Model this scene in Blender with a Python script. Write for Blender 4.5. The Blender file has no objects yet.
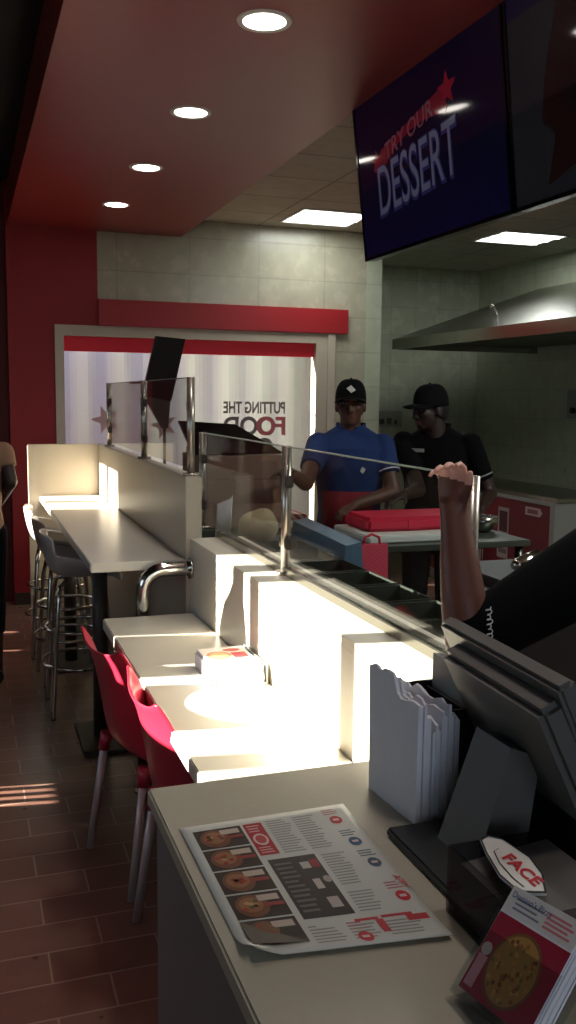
import bpy, bmesh, math, random
from mathutils import Vector, Matrix
random.seed(7)
C = bpy.context.scene.collection
PI = math.pi
R = math.radians

# ------------------------------------------------------------------ materials
def lin(c):
    return tuple(((v/255.0)/12.92 if v/255.0 <= 0.04045 else ((v/255.0+0.055)/1.055)**2.4) for v in c)

def mat(name, rgb, rough=0.5, metal=0.0, spec=0.5, noise=0.06, scale=14.0, bump=0.0, emit=0.0, emit_rgb=None, coat=0.0):
    m = bpy.data.materials.new(name); m.use_nodes = True
    nt = m.node_tree; b = nt.nodes['Principled BSDF']
    b.inputs['Roughness'].default_value = rough
    b.inputs['Metallic'].default_value = metal
    b.inputs['Specular IOR Level'].default_value = spec
    b.inputs['Coat Weight'].default_value = coat
    c = lin(rgb)
    if noise > 0:
        tc = nt.nodes.new('ShaderNodeTexCoord')
        n = nt.nodes.new('ShaderNodeTexNoise'); n.inputs['Scale'].default_value = scale; n.inputs['Detail'].default_value = 4
        nt.links.new(tc.outputs['Object'], n.inputs['Vector'])
        mx = nt.nodes.new('ShaderNodeMix'); mx.data_type = 'RGBA'
        mx.inputs[6].default_value = tuple(v*(1-noise) for v in c)+(1,)
        mx.inputs[7].default_value = tuple(min(1, v*(1+noise)) for v in c)+(1,)
        nt.links.new(n.outputs['Fac'], mx.inputs[0])
        nt.links.new(mx.outputs[2], b.inputs['Base Color'])
        if bump > 0:
            bp = nt.nodes.new('ShaderNodeBump'); bp.inputs['Strength'].default_value = bump; bp.inputs['Distance'].default_value = 0.01
            nt.links.new(n.outputs['Fac'], bp.inputs['Height']); nt.links.new(bp.outputs['Normal'], b.inputs['Normal'])
    else:
        b.inputs['Base Color'].default_value = c+(1,)
    if emit > 0:
        b.inputs['Emission Color'].default_value = lin(emit_rgb or rgb)+(1,)
        b.inputs['Emission Strength'].default_value = emit
    return m

def print_mat(name, rough=0.6, emit=0.0, spec=0.3):
    """Flat printed colours kept per face in the mesh colour attribute 'Col'."""
    m = bpy.data.materials.new(name); m.use_nodes = True
    nt = m.node_tree; b = nt.nodes['Principled BSDF']
    b.inputs['Roughness'].default_value = rough
    b.inputs['Specular IOR Level'].default_value = spec
    a = nt.nodes.new('ShaderNodeAttribute'); a.attribute_name = 'Col'
    nt.links.new(a.outputs['Color'], b.inputs['Base Color'])
    if emit > 0:
        nt.links.new(a.outputs['Color'], b.inputs['Emission Color'])
        b.inputs['Emission Strength'].default_value = emit
    return m

def glass(name, tint=(0.86, 0.9, 0.88), refl=1.0):
    m = bpy.data.materials.new(name); m.use_nodes = True
    nt = m.node_tree; nt.nodes.clear()
    o = nt.nodes.new('ShaderNodeOutputMaterial')
    t = nt.nodes.new('ShaderNodeBsdfTransparent'); t.inputs['Color'].default_value = tint+(1,)
    g = nt.nodes.new('ShaderNodeBsdfGlossy'); g.inputs['Roughness'].default_value = 0.01
    f = nt.nodes.new('ShaderNodeLayerWeight'); f.inputs['Blend'].default_value = 0.5
    pw = nt.nodes.new('ShaderNodeMath'); pw.operation = 'POWER'; pw.inputs[1].default_value = 4.5
    mu = nt.nodes.new('ShaderNodeMath'); mu.operation = 'MULTIPLY_ADD'; mu.inputs[1].default_value = 0.8*refl; mu.inputs[2].default_value = 0.06*refl; mu.use_clamp = True
    mx = nt.nodes.new('ShaderNodeMixShader')
    nt.links.new(f.outputs['Facing'], pw.inputs[0]); nt.links.new(pw.outputs[0], mu.inputs[0]); nt.links.new(mu.outputs[0], mx.inputs[0])
    nt.links.new(t.outputs[0], mx.inputs[1]); nt.links.new(g.outputs[0], mx.inputs[2])
    nt.links.new(mx.outputs[0], o.inputs['Surface'])
    return m

def tile_mat(name, c1, c2, mortar, bw, bh, msize, rough, offset=0.5, axis='XY', spec=0.5, shift=(0, 0)):
    m = bpy.data.materials.new(name); m.use_nodes = True
    nt = m.node_tree; b = nt.nodes['Principled BSDF']
    b.inputs['Specular IOR Level'].default_value = spec
    tc = nt.nodes.new('ShaderNodeTexCoord')
    sp = nt.nodes.new('ShaderNodeSeparateXYZ'); cb = nt.nodes.new('ShaderNodeCombineXYZ')
    nt.links.new(tc.outputs['Object'], sp.inputs[0])
    ad = []
    for k in range(2):
        a = nt.nodes.new('ShaderNodeMath'); a.operation = 'ADD'; a.inputs[1].default_value = shift[k]
        nt.links.new(sp.outputs['XYZ'.index(axis[k])], a.inputs[0]); nt.links.new(a.outputs[0], cb.inputs[k])
    br = nt.nodes.new('ShaderNodeTexBrick'); br.offset = offset; br.squash = 1
    br.inputs['Scale'].default_value = 1.0
    br.inputs['Brick Width'].default_value = bw; br.inputs['Row Height'].default_value = bh
    br.inputs['Mortar Size'].default_value = msize; br.inputs['Mortar Smooth'].default_value = 0.2
    br.inputs['Color1'].default_value = lin(c1)+(1,); br.inputs['Color2'].default_value = lin(c2)+(1,)
    br.inputs['Mortar'].default_value = lin(mortar)+(1,)
    nt.links.new(cb.outputs[0], br.inputs['Vector'])
    n = nt.nodes.new('ShaderNodeTexNoise'); n.inputs['Scale'].default_value = 9; n.inputs['Detail'].default_value = 5
    nt.links.new(tc.outputs['Object'], n.inputs['Vector'])
    mr = nt.nodes.new('ShaderNodeMapRange'); mr.inputs['To Min'].default_value = 0.8; mr.inputs['To Max'].default_value = 1.2
    nt.links.new(n.outputs['Fac'], mr.inputs['Value'])
    mx = nt.nodes.new('ShaderNodeMix'); mx.data_type = 'RGBA'; mx.blend_type = 'MULTIPLY'; mx.inputs[0].default_value = 1
    nt.links.new(br.outputs['Color'], mx.inputs[6]); nt.links.new(mr.outputs[0], mx.inputs[7])
    nt.links.new(mx.outputs[2], b.inputs['Base Color'])
    rr = nt.nodes.new('ShaderNodeMapRange'); rr.inputs['To Min'].default_value = rough-0.08; rr.inputs['To Max'].default_value = rough+0.1
    nt.links.new(n.outputs['Fac'], rr.inputs['Value']); nt.links.new(rr.outputs[0], b.inputs['Roughness'])
    bp = nt.nodes.new('ShaderNodeBump'); bp.inputs['Strength'].default_value = 0.35; bp.inputs['Distance'].default_value = 0.004; bp.invert = True
    nt.links.new(br.outputs['Fac'], bp.inputs['Height']); nt.links.new(bp.outputs['Normal'], b.inputs['Normal'])
    return m

def stripe_mat(name, c1, c2, rot, scale, rough=0.5):
    m = bpy.data.materials.new(name); m.use_nodes = True
    nt = m.node_tree; b = nt.nodes['Principled BSDF']; b.inputs['Roughness'].default_value = rough
    tc = nt.nodes.new('ShaderNodeTexCoord'); mp = nt.nodes.new('ShaderNodeMapping'); mp.inputs['Rotation'].default_value = rot
    w = nt.nodes.new('ShaderNodeTexWave'); w.inputs['Scale'].default_value = scale; w.bands_direction = 'X'
    cr = nt.nodes.new('ShaderNodeValToRGB'); cr.color_ramp.interpolation = 'CONSTANT'
    cr.color_ramp.elements[0].color = lin(c1)+(1,); cr.color_ramp.elements[1].color = lin(c2)+(1,); cr.color_ramp.elements[1].position = 0.5
    nt.links.new(tc.outputs['Object'], mp.inputs[0]); nt.links.new(mp.outputs[0], w.inputs['Vector'])
    nt.links.new(w.outputs['Fac'], cr.inputs[0]); nt.links.new(cr.outputs[0], b.inputs['Base Color'])
    return m

M = dict(
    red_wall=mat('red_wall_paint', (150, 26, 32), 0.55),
    shaded_red=mat('shaded_red_wall', (90, 14, 18), 0.6),  # far wall's red with the shade of the recess put into the colour
    red_ceiling=mat('red_ceiling_paint', (138, 44, 44), 0.35, spec=0.5),
    red_band=mat('red_gloss_band', (165, 30, 38), 0.4),
    black_ceiling=mat('black_ceiling_paint', (16, 12, 10), 0.8),
    white_frame=mat('window_frame_paint', (200, 186, 168), 0.5),
    tile_upper=tile_mat('pale_wall_tile_upper', (180, 174, 154), (176, 170, 150), (164, 158, 140), 0.6, 0.3, 0.006, 0.25, 0.0, 'XZ'),
    tile_back=tile_mat('pale_wall_tile_back', (190, 196, 174), (186, 192, 170), (172, 178, 158), 0.3, 0.3, 0.005, 0.25, 0.0, 'XZ'),
    tile_right=tile_mat('pale_wall_tile_right', (184, 190, 168), (180, 186, 165), (166, 171, 152), 0.3, 0.3, 0.005, 0.3, 0.0, 'YZ'),
    ceiling=tile_mat('ceiling_board', (196, 192, 178), (190, 187, 172), (150, 147, 136), 1.2, 0.6, 0.01, 0.8, 0.0, 'XY', spec=0.2),
    floor=tile_mat('brown_brick_floor_tile', (126, 92, 78), (112, 78, 66), (158, 136, 118), 0.33, 0.1595, 0.0035, 0.30, 0.5, 'XY', shift=(0.136, -3.066+0.1595*20)),
    dark=mat('dark_interior_paint', (60, 52, 48), 0.8),
    outside=mat('outside_paving', (150, 146, 138), 0.9),
    glazing_frame=mat('shopfront_frame', (70, 66, 62), 0.6),
    counter_white=mat('white_solid_surface', (226, 218, 200), 0.35, noise=0.03),
    counter_cream=mat('cream_laminate', (188, 178, 160), 0.35, noise=0.03),
    counter_grey=mat('grey_beige_laminate', (180, 172, 152), 0.4, noise=0.05, scale=60),
    counter_front=mat('counter_front_panel', (128, 112, 110), 0.6, noise=0.03),
    table_grey=mat('pale_grey_laminate', (200, 194, 182), 0.3, noise=0.03),
    chrome=mat('polished_steel', (200, 196, 188), 0.14, metal=1.0, noise=0.02),
    brushed=mat('brushed_steel', (150, 148, 138), 0.22, metal=1.0, noise=0.04, scale=40),
    alu=mat('satin_aluminium', (196, 188, 186), 0.4, metal=0.3, noise=0.03),
    dark_metal=mat('dark_painted_metal', (70, 62, 56), 0.45, metal=0.3),
    red_plastic=mat('red_chair_plastic', (168, 34, 56), 0.32, noise=0.03, coat=0.15),
    grey_plastic=mat('grey_stool_plastic', (190, 184, 180), 0.35, noise=0.03),
    glass=glass('guard_glass', (0.93, 0.94, 0.93), 0.8),
    window_glass=glass('window_glass', (0.93, 0.95, 0.95), 0.6),
    acrylic=glass('clear_acrylic', (0.90, 0.91, 0.92), 0.8),
    acrylic_dark=glass('smoked_acrylic', (0.55, 0.55, 0.56), 0.35),
    header_red=mat('red_window_film', (214, 24, 48), 0.5, emit=0.05),
    film_grey=mat('grey_window_lettering', (120, 110, 112), 0.6),
    film_pink=mat('pink_window_lettering', (196, 100, 112), 0.6),
    film_star=mat('faint_red_star_film', (206, 166, 168), 0.6),
    corrugated=stripe_mat('corrugated_white_sheet', (204, 208, 226), (190, 195, 214), (0, 0, 0), 0.9, 0.7),
    bezel=mat('black_gloss_bezel', (10, 10, 12), 0.15, spec=0.5, noise=0.0),
    screen_print=print_mat('screen_picture', 0.06, 0.10, 0.5),
    paper_print=print_mat('printed_paper', 0.55, 0.0, 0.3),
    gloss_print=print_mat('printed_gloss_card', 0.3, 0.0, 0.5),
    paper=mat('white_paper', (222, 220, 226), 0.75, noise=0.05, scale=40),
    black_plastic=mat('black_matt_plastic', (30, 29, 30), 0.45, noise=0.05),
    grey_housing=mat('dark_grey_housing', (92, 88, 84), 0.45, noise=0.05),
    light_housing=mat('light_grey_plastic', (150, 150, 146), 0.4),
    cardboard=mat('brown_cardboard', (138, 108, 94), 0.75, noise=0.1),
    lamp=mat('lamp_lens', (255, 250, 240), 0.4, noise=0, emit=9.0, emit_rgb=(255, 246, 236)),
    panel_lamp=mat('panel_diffuser', (255, 255, 250), 0.4, noise=0, emit=2.6, emit_rgb=(236, 246, 240)),
    tube_lamp=mat('panel_tube', (255, 255, 250), 0.4, noise=0, emit=5.0, emit_rgb=(244, 250, 244)),
    white_trim=mat('white_metal_trim', (220, 216, 208), 0.4),
    blue_shirt=mat('blue_polo_fabric', (20, 48, 100), 0.9, noise=0.12, scale=40),
    black_shirt=mat('black_polo_fabric', (9, 9, 12), 0.95, spec=0.15, noise=0.15, scale=40),
    black_cap=mat('black_cap_fabric', (13, 12, 15), 0.9, spec=0.2, noise=0.1),
    trousers=mat('black_trouser_fabric', (18, 18, 22), 0.95, spec=0.15),
    khaki=mat('tan_shirt_fabric', (146, 112, 88), 0.9),
    shoe=mat('black_shoe_leather', (20, 18, 18), 0.5),
    apron=mat('dark_red_apron', (122, 22, 34), 0.85),
    skin_mid=mat('brown_skin', (90, 60, 46), 0.5, noise=0.08),
    skin_dark=mat('dark_brown_skin', (50, 32, 26), 0.5, noise=0.08),
    skin_arm=mat('warm_brown_skin', (104, 60, 46), 0.48, noise=0.08),
    skin_palm=mat('pale_palm_skin', (224, 168, 152), 0.5, noise=0.06),
    hair=mat('black_hair', (14, 12, 12), 0.7),
    eye=mat('eye_white', (150, 140, 130), 0.3, noise=0),
    lips=mat('lip_skin', (104, 58, 50), 0.45),
    white_plastic=mat('white_print', (226, 222, 216), 0.5),
    red_print=mat('red_print', (206, 30, 40), 0.5),
    blue_print=mat('blue_print', (40, 70, 130), 0.5),
    tray_blue=mat('blue_grey_plastic', (96, 124, 150), 0.35),
    red_bag=mat('red_insulated_fabric', (206, 30, 66), 0.6, noise=0.1),
    red_check=stripe_mat('red_woven_pattern', (216, 40, 72), (196, 80, 100), (0.6, 0.7, 0.8), 24, 0.6),
    diag=stripe_mat('red_white_diagonal_print', (206, 40, 52), (230, 222, 216), (0, 0.8, 0), 9, 0.5),
    board=mat('white_cutting_board', (214, 220, 214), 0.5),
    dark_pan=mat('dark_steel_pan', (78, 84, 76), 0.35, metal=0.5),
    red_cab=mat('red_fridge_door', (112, 22, 34), 0.45),
    dough=mat('beige_cloth', (176, 160, 126), 0.85),
    skirting=mat('dark_skirting_tile', (62, 48, 42), 0.5),
)

# ------------------------------------------------------------------ mesh helpers
def bx(bm, x0, x1, y0, y1, z0, z1, bev=0.0, mi=0):
    vs = [bm.verts.new(v) for v in ((x0,y0,z0),(x1,y0,z0),(x1,y1,z0),(x0,y1,z0),(x0,y0,z1),(x1,y0,z1),(x1,y1,z1),(x0,y1,z1))]
    fs = []
    for idx in ((0,3,2,1),(4,5,6,7),(0,1,5,4),(1,2,6,5),(2,3,7,6),(3,0,4,7)):
        f = bm.faces.new([vs[i] for i in idx]); f.material_index = mi; fs.append(f)
    if bev > 0:
        es = list({e for f in fs for e in f.edges})
        bmesh.ops.bevel(bm, geom=es, offset=bev, segments=2, affect='EDGES', clamp_overlap=True)
    return vs

def hexa(bm, pts):
    """box from 8 points: bottom loop of 4 then top loop of 4."""
    vs = [bm.verts.new(p) for p in pts]
    for idx in ((0,3,2,1),(4,5,6,7),(0,1,5,4),(1,2,6,5),(2,3,7,6),(3,0,4,7)):
        bm.faces.new([vs[i] for i in idx])

def frame_of(d):
    d = Vector(d).normalized()
    a = Vector((0,0,1)) if abs(d.z) < 0.9 else Vector((1,0,0))
    u = d.cross(a).normalized(); return u, d.cross(u).normalized()

def tube(bm, pts, r, n=14, closed=False):
    pts = [Vector(p) for p in pts]; rings = []
    rr = r if isinstance(r, (list, tuple)) else [r]*len(pts)
    u = None
    for i, p in enumerate(pts):
        if closed: d = (pts[(i+1) % len(pts)]-pts[i-1])
        else: d = (pts[min(i+1, len(pts)-1)]-pts[max(i-1, 0)])
        d.normalize()
        if u is None: u, w = frame_of(d)
        else:
            u = (u-d*u.dot(d)).normalized()
        w = d.cross(u)
        rings.append([bm.verts.new(p+(u*math.cos(2*PI*k/n)+w*math.sin(2*PI*k/n))*rr[i]) for k in range(n)])
    m = len(rings)
    for i in range(m if closed else m-1):
        a, b = rings[i], rings[(i+1) % m]
        for k in range(n): bm.faces.new((a[k], a[(k+1) % n], b[(k+1) % n], b[k])).smooth = True
    if not closed:
        bm.faces.new(rings[0][::-1]); bm.faces.new(rings[-1])

def arc(c, a, b, r, n=8, a0=0, a1=PI/2):
    c = Vector(c); a = Vector(a); b = Vector(b)
    return [c+a*math.cos(a0+(a1-a0)*i/n)*r+b*math.sin(a0+(a1-a0)*i/n)*r for i in range(n+1)]

def obj(name, bm, m=None, parent=None, mods=(), recalc=True):
    me = bpy.data.meshes.new(name)
    if recalc: bmesh.ops.recalc_face_normals(bm, faces=bm.faces)
    bm.to_mesh(me); bm.free()
    o = bpy.data.objects.new(name, me); C.objects.link(o)
    for mm in (m if isinstance(m, (list, tuple)) else [m]):
        if mm: me.materials.append(mm)
    if parent: o.parent = parent
    return o

def local(bm, o):
    """shift world-space shapes into the frame of an unrotated empty"""
    bmesh.ops.translate(bm, verts=bm.verts, vec=-Vector(o.location)); return bm

def tag(o, label, cat, group=None, kind=None):
    o['label'] = label; o['category'] = cat
    if group: o['group'] = group
    if kind: o['kind'] = kind
    return o

def thing(name, label, cat, loc=(0,0,0), rz=0.0, group=None):
    o = bpy.data.objects.new(name, None); C.objects.link(o)
    o.empty_display_size = 0.05
    o.location = loc; o.rotation_euler = (0,0,rz)
    return tag(o, label, cat, group)

def struct(name, bm, m):
    o = obj(name, bm, m); o['kind'] = 'structure'; return o

def part(name, m, parent, fn, world=True):
    bm = bmesh.new(); fn(bm)
    if world and parent is not None:
        off = Vector(); p = parent
        while p: off += Vector(p.location); p = p.parent
        bmesh.ops.translate(bm, verts=bm.verts, vec=-off)
    return obj(name, bm, m, parent)

def dup(root, loc, rz, label):
    r = root.copy(); C.objects.link(r); r.location = loc; r.rotation_euler = (0,0,rz); r['label'] = label
    for ch in list(root.children):
        c = ch.copy(); C.objects.link(c); c.parent = r
        for g in list(ch.children):
            d = g.copy(); C.objects.link(d); d.parent = c
    return r

def mods(o, solid=None, sub=0, bevel=None):
    if solid:
        s = o.modifiers.new('Solidify', 'SOLIDIFY'); s.thickness = solid; s.offset = 0
    if sub:
        s = o.modifiers.new('Subdivision', 'SUBSURF'); s.levels = sub; s.render_levels = sub
    return o

def printed(name, quads, m, parent, frame, lift=0.0004, kind=None):
    """flat printed shapes: quads = list of (list of (u,v), rgb, layer); frame(u,v,h) -> world point"""
    bm = bmesh.new(); cols = []
    for poly, rgb, layer in quads:
        vs = [bm.verts.new(frame(u, v, lift*(layer+1))) for u, v in poly]
        f = bm.faces.new(vs); cols.append((len(vs), lin(rgb)+(1,)))
    me = bpy.data.meshes.new(name); bm.to_mesh(me); bm.free()
    ca = me.color_attributes.new('Col', 'FLOAT_COLOR', 'CORNER'); i = 0
    for n, c in cols:
        for _ in range(n): ca.data[i].color = c; i += 1
    me.materials.append(m)
    off = Vector(); p = parent
    while p: off += Vector(p.location); p = p.parent
    me.transform(Matrix.Translation(-off))
    o = bpy.data.objects.new(name, me); C.objects.link(o); o.parent = parent
    return o

def rect(u0, v0, u1, v1): return [(u0,v0),(u1,v0),(u1,v1),(u0,v1)]
def disc(u, v, ru, rv, n=20): return [(u+ru*math.cos(2*PI*k/n), v+rv*math.sin(2*PI*k/n)) for k in range(n)]
def star(u, v, ro, ri, n=5, a0=PI/2):
    return [(u+(ro if k % 2 == 0 else ri)*math.cos(a0+PI*k/n), v+(ro if k % 2 == 0 else ri)*math.sin(a0+PI*k/n)) for k in range(2*n)]

def lettering(name, text, m, parent, origin, ux, uy, size, bold=0.0, width=None, depth=0.0015, skew=0.0, arch=0.0):
    """text laid in the plane (ux, uy), its lower-left corner at origin (world)"""
    cu = bpy.data.curves.new(name+'_curve', 'FONT'); cu.body = text; cu.size = 1; cu.offset = bold; cu.extrude = 0
    t = bpy.data.objects.new(name+'_tmp', cu); C.objects.link(t)
    dg = bpy.context.evaluated_depsgraph_get(); me = bpy.data.meshes.new_from_object(t.evaluated_get(dg))
    C.objects.unlink(t); bpy.data.objects.remove(t); bpy.data.curves.remove(cu)
    xs = [v.co.x for v in me.vertices]; ys = [v.co.y for v in me.vertices]
    x0, x1, y0, y1 = min(xs), max(xs), min(ys), max(ys)
    sx = (width/(x1-x0)) if width else size/(y1-y0); sy = size/(y1-y0)
    ux = Vector(ux).normalized(); uy = Vector(uy).normalized(); un = ux.cross(uy)
    off = Vector(); p = parent
    while p: off += Vector(p.location); p = p.parent
    W = (x1-x0)*sx
    for v in me.vertices:
        a = (v.co.x-x0)*sx; b = (v.co.y-y0)*sy
        b += skew*a + (arch*(1-(2*a/W-1)**2) if arch else 0)
        v.co = Vector(origin)+ux*a+uy*b+un*depth-off
    me.materials.clear(); me.materials.append(m); me.name = name
    o = bpy.data.objects.new(name, me); C.objects.link(o); o.parent = parent
    return o

# ------------------------------------------------------------------ camera (fitted to the photograph's vanishing lines)
CAM = Vector((0, 0, 1.70))
YAW, PITCH, ROLL, F = R(19.232), R(-7.0624), R(0.6065), 927.17
fw = Vector((math.sin(YAW)*math.cos(PITCH), math.cos(YAW)*math.cos(PITCH), math.sin(PITCH)))
rt = Vector((math.cos(YAW), -math.sin(YAW), 0)); up = rt.cross(fw)
r2 = rt*math.cos(ROLL)+up*math.sin(ROLL); u2 = -rt*math.sin(ROLL)+up*math.cos(ROLL)
cd = bpy.data.cameras.new('camera'); cam = bpy.data.objects.new('camera', cd); C.objects.link(cam)
mw = Matrix.Identity(4)
for i in range(3): mw[i][0], mw[i][1], mw[i][2], mw[i][3] = r2[i], u2[i], -fw[i], CAM[i]
cam.matrix_world = mw
cd.sensor_fit = 'VERTICAL'; cd.sensor_height = 24.0; cd.lens = F/1024*24.0; cd.clip_start = 0.02; cd.clip_end = 200
bpy.context.scene.camera = cam

# ------------------------------------------------------------------ the room
XL, XR, YB, YF, YK = -1.3, 5.6, -1.6, 7.7, 9.5      # left glazing, right wall, back, far window wall, kitchen back wall
HC, HK, HL = 3.0, 3.14, 3.34                       # red soffit, kitchen ceiling, dark ceiling on the left
bm = bmesh.new(); bx(bm, XL-0.2, XR+0.2, YB-0.2, YK+0.2, -0.12, 0); struct('floor', bm, M['floor'])
bm = bmesh.new(); bx(bm, -30, 30, YK+0.2, 40, -0.2, -0.08); bx(bm, -30, XL-0.2, -20, YK+0.2, -0.2, -0.08); struct('ground', bm, M['outside'])

# far wall: red with the window opening
WX0, WX1, WZ0, WZ1 = 0.70, 3.08, 0.12, 2.255
bm = bmesh.new()
bx(bm, 0.345, WX0, YF, YF+0.2, 0, HL+0.1); bx(bm, WX0, 1.045, YF, YF+0.2, WZ1, HL+0.1)
bx(bm, 1.045, WX1, YF, YF+0.2, WZ1, 2.47); bx(bm, WX0, WX1, YF, YF+0.2, 0, WZ0)
struct('wall_far', bm, M['red_wall'])
bm = bmesh.new(); bx(bm, XL-0.2, 0.345, YF+0.12, YF+0.3, 0, HL+0.1); struct('wall_far_recess', bm, M['shaded_red'])
bm = bmesh.new(); bx(bm, 1.045, 3.40, YF+0.004, YF+0.2, 2.47, HK+0.05); bx(bm, WX1, 3.40, YF+0.004, YF+0.2, 0, 2.47); struct('wall_far_tiled', bm, M['tile_upper'])
bm = bmesh.new(); bx(bm, 1.045, 3.215, YF-0.045, YF, 2.255, 2.465, 0.004); struct('trim_1', bm, M['red_band'])
bm = bmesh.new(); bx(bm, 0.35, 0.70, YF-0.012, YF, 0, 0.10); struct('baseboard_far', bm, M['skirting'])
bm = bmesh.new(); bx(bm, 3.40, 3.55, YF+0.004, YK, 0, HK+0.05); struct('wall_return', bm, M['tile_right'])
bm = bmesh.new(); bx(bm, 3.40, XR+0.2, YK, YK+0.2, 0, HK+0.05); struct('wall_back', bm, M['tile_back'])
bm = bmesh.new(); bx(bm, XR, XR+0.2, YB, YK, 0, HK+0.05); struct('wall_right', bm, M['tile_right'])
bm = bmesh.new(); 
for a in ((XL-0.2, -1.1, 0, HL+0.1), (1.5, XR+0.2, 0, HL+0.1), (-1.1, 1.5, 0, 1.1), (-1.1, 1.5, 2.1, HL+0.1)): bx(bm, a[0], a[1], YB-0.2, YB, a[2], a[3])
struct('wall_rear', bm, M['dark'])
bm = bmesh.new(); bx(bm, -1.1, 1.5, YB-0.1, YB-0.094, 1.1, 2.1); struct('rear_fill_window', bm, M['window_glass'])  # unseen opening added behind the camera to brighten the foreground

# ceilings
bm = bmesh.new(); bx(bm, 0.37, 1.735, YB, YF, HC, HL+0.1); struct('ceiling', bm, M['red_ceiling'])
bm = bmesh.new(); bx(bm, 0.355, 0.37, YB, YF, HC, HC+0.27); struct('trim_2', bm, M['red_ceiling'])
bm = bmesh.new(); bx(bm, 1.735, XR+0.2, YB, YK+0.2, HK, HK+0.15); struct('ceiling_kitchen', bm, M['ceiling'])
bm = bmesh.new(); bx(bm, XL-0.2, 0.37, YB, YF+0.3, HL, HL+0.12); struct('ceiling_left', bm, M['black_ceiling'])

# left shopfront: a wall with low glazed openings; segments along Y of solid wall around the openings
def left_wall():
    bm = bmesh.new()
    x0, x1 = XL-0.08, XL
    lo, hi = 1.185, 1.80                       # sill and head of the sunlit bands
    def seg(y0, y1, z0, z1): bx(bm, x0, x1, y0, y1, z0, z1)
    openA = (2.05, 3.75); openB = (6.05, 6.93)
    seg(YB, openA[0], 0, HL+0.1)
    seg(openA[0], openA[1], hi, HL+0.1); seg(openB[0], openB[1], hi, HL+0.1)
    seg(openB[1], YF+0.12, hi, HL+0.1); seg(openB[1], YF+0.12, lo, hi)
    seg(openA[1], openB[0], lo, HL+0.1)
    # below the sill: solid with slots added near the floor to throw sun bars
    zs0, zs1 = 0.345, 0.425
    seg(openA[0], YF+0.12, zs1, lo); seg(openA[0], YF+0.12, 0, zs0)
    cuts = [(4.06, 4.10), (4.125, 4.165), (4.19, 4.23), (4.255, 4.28), (6.52, 6.56), (7.02, 7.08)]
    y = openA[0]
    for a, b in cuts: seg(y, a, zs0, zs1); y = b
    seg(y, YF+0.12, zs0, zs1)
    # mullions in the first opening
    for a, b in ((2.40, 2.49), (3.20, 3.30)): seg(a, b, lo, hi)
    seg(6.45, 6.52, lo, hi)
    # unseen person-shaped blocker, added to cast a silhouette on the counter wall
    prof = [(3.33,lo),(3.74,lo),(3.73,1.30),(3.70,1.40),(3.64,1.50),(3.56,1.56),(3.52,1.60),(3.515,1.68),(3.49,1.72),(3.40,1.72),(3.37,1.66),(3.375,1.56),(3.35,1.48),(3.33,1.4)]
    f0 = [bm.verts.new((x0+0.03, y, z)) for y, z in prof]; f1 = [bm.verts.new((x0+0.034, y, z)) for y, z in prof]
    bm.faces.new(f0); bm.faces.new(f1[::-1])
    for i in range(len(prof)): bm.faces.new((f0[i], f1[i], f1[(i+1) % len(prof)], f0[(i+1) % len(prof)]))
    return bm
struct('wall_left', left_wall(), M['glazing_frame'])
bm = bmesh.new()
bx(bm, XL-0.05, XL-0.04, 2.06, 2.40, 1.19, 1.795); bx(bm, XL-0.05, XL-0.04, 2.49, 3.20, 1.19, 1.795); bx(bm, XL-0.05, XL-0.04, 3.30, 3.74, 1.19, 1.795)
bx(bm, XL-0.05, XL-0.04, 6.06, 6.45, 1.19, 1.795)
o = struct('window_2', bm, M['window_glass'])

# far window: frame, red header film, glass, lettering seen from behind
bm = bmesh.new()
for a in ((WX0, WX0+0.07, WZ0, WZ1), (WX1-0.155, WX1, WZ0, WZ1), (WX0+0.07, WX1-0.155, WZ1-0.085, WZ1), (WX0+0.07, WX1-0.155, WZ0, WZ0+0.07)):
    bx(bm, a[0], a[1], YF-0.02, YF+0.10, a[2], a[3])
bx(bm, WX1-0.05, WX1+0.02, YF-0.034, YF-0.021, WZ0, WZ1-0.001)
win = struct('window_1', bm, M['white_frame'])
part('window_pane', M['window_glass'], win, lambda b: bx(b, WX0+0.07, WX1-0.155, YF+0.05, YF+0.056, WZ0+0.07, WZ1-0.085))
part('header_film', M['header_red'], win, lambda b: bx(b, WX0+0.07, WX1-0.155, YF+0.042, YF+0.048, 2.05, WZ1-0.085))
lettering('window_lettering', 'PUTTING THE', M['film_grey'], win, (2.665, YF+0.047, 1.555), (-1,0,0), (0,0,1), 0.105, 0.03, 0.56, 0.0)
lettering('window_lettering', 'FOOD', M['film_grey'], win, (2.665, YF+0.047, 1.365), (-1,0,0), (0,0,1), 0.165, 0.03, 0.56, 0.0)
lettering('window_lettering', 'FO', M['film_pink'], win, (2.67, YF+0.0465, 1.365), (-1,0,0), (0,0,1), 0.165, 0.03, 0.27, 0.0)
lettering('window_lettering', 'O', M['film_grey'], win, (2.56, YF+0.047, 1.165), (-1,0,0), (0,0,1), 0.18, 0.03, 0.17, 0.0)
for sx, sz in ((1.10, 1.50), (1.585, 1.455)):
    def st(b, sx=sx, sz=sz):
        b.faces.new([b.verts.new((u, YF+0.047, v)) for u, v in star(sx, sz, 0.125, 0.05, 5, PI)])
    part('window_star', M['film_star'], win, st)
# white corrugated sheet outside the window
bm = bmesh.new(); n = 160; yo = 9.1
prev = None
for i in range(n+1):
    x = -2.5+6.0*i/n; y = yo+0.022*math.sin(x*2*PI/0.36)
    cur = (bm.verts.new((x, y, -0.1)), bm.verts.new((x, y, 3.3)))
    if prev: bm.faces.new((prev[0], cur[0], cur[1], prev[1]))
    prev = cur
struct('wall_outside', bm, M['corrugated'])

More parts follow.
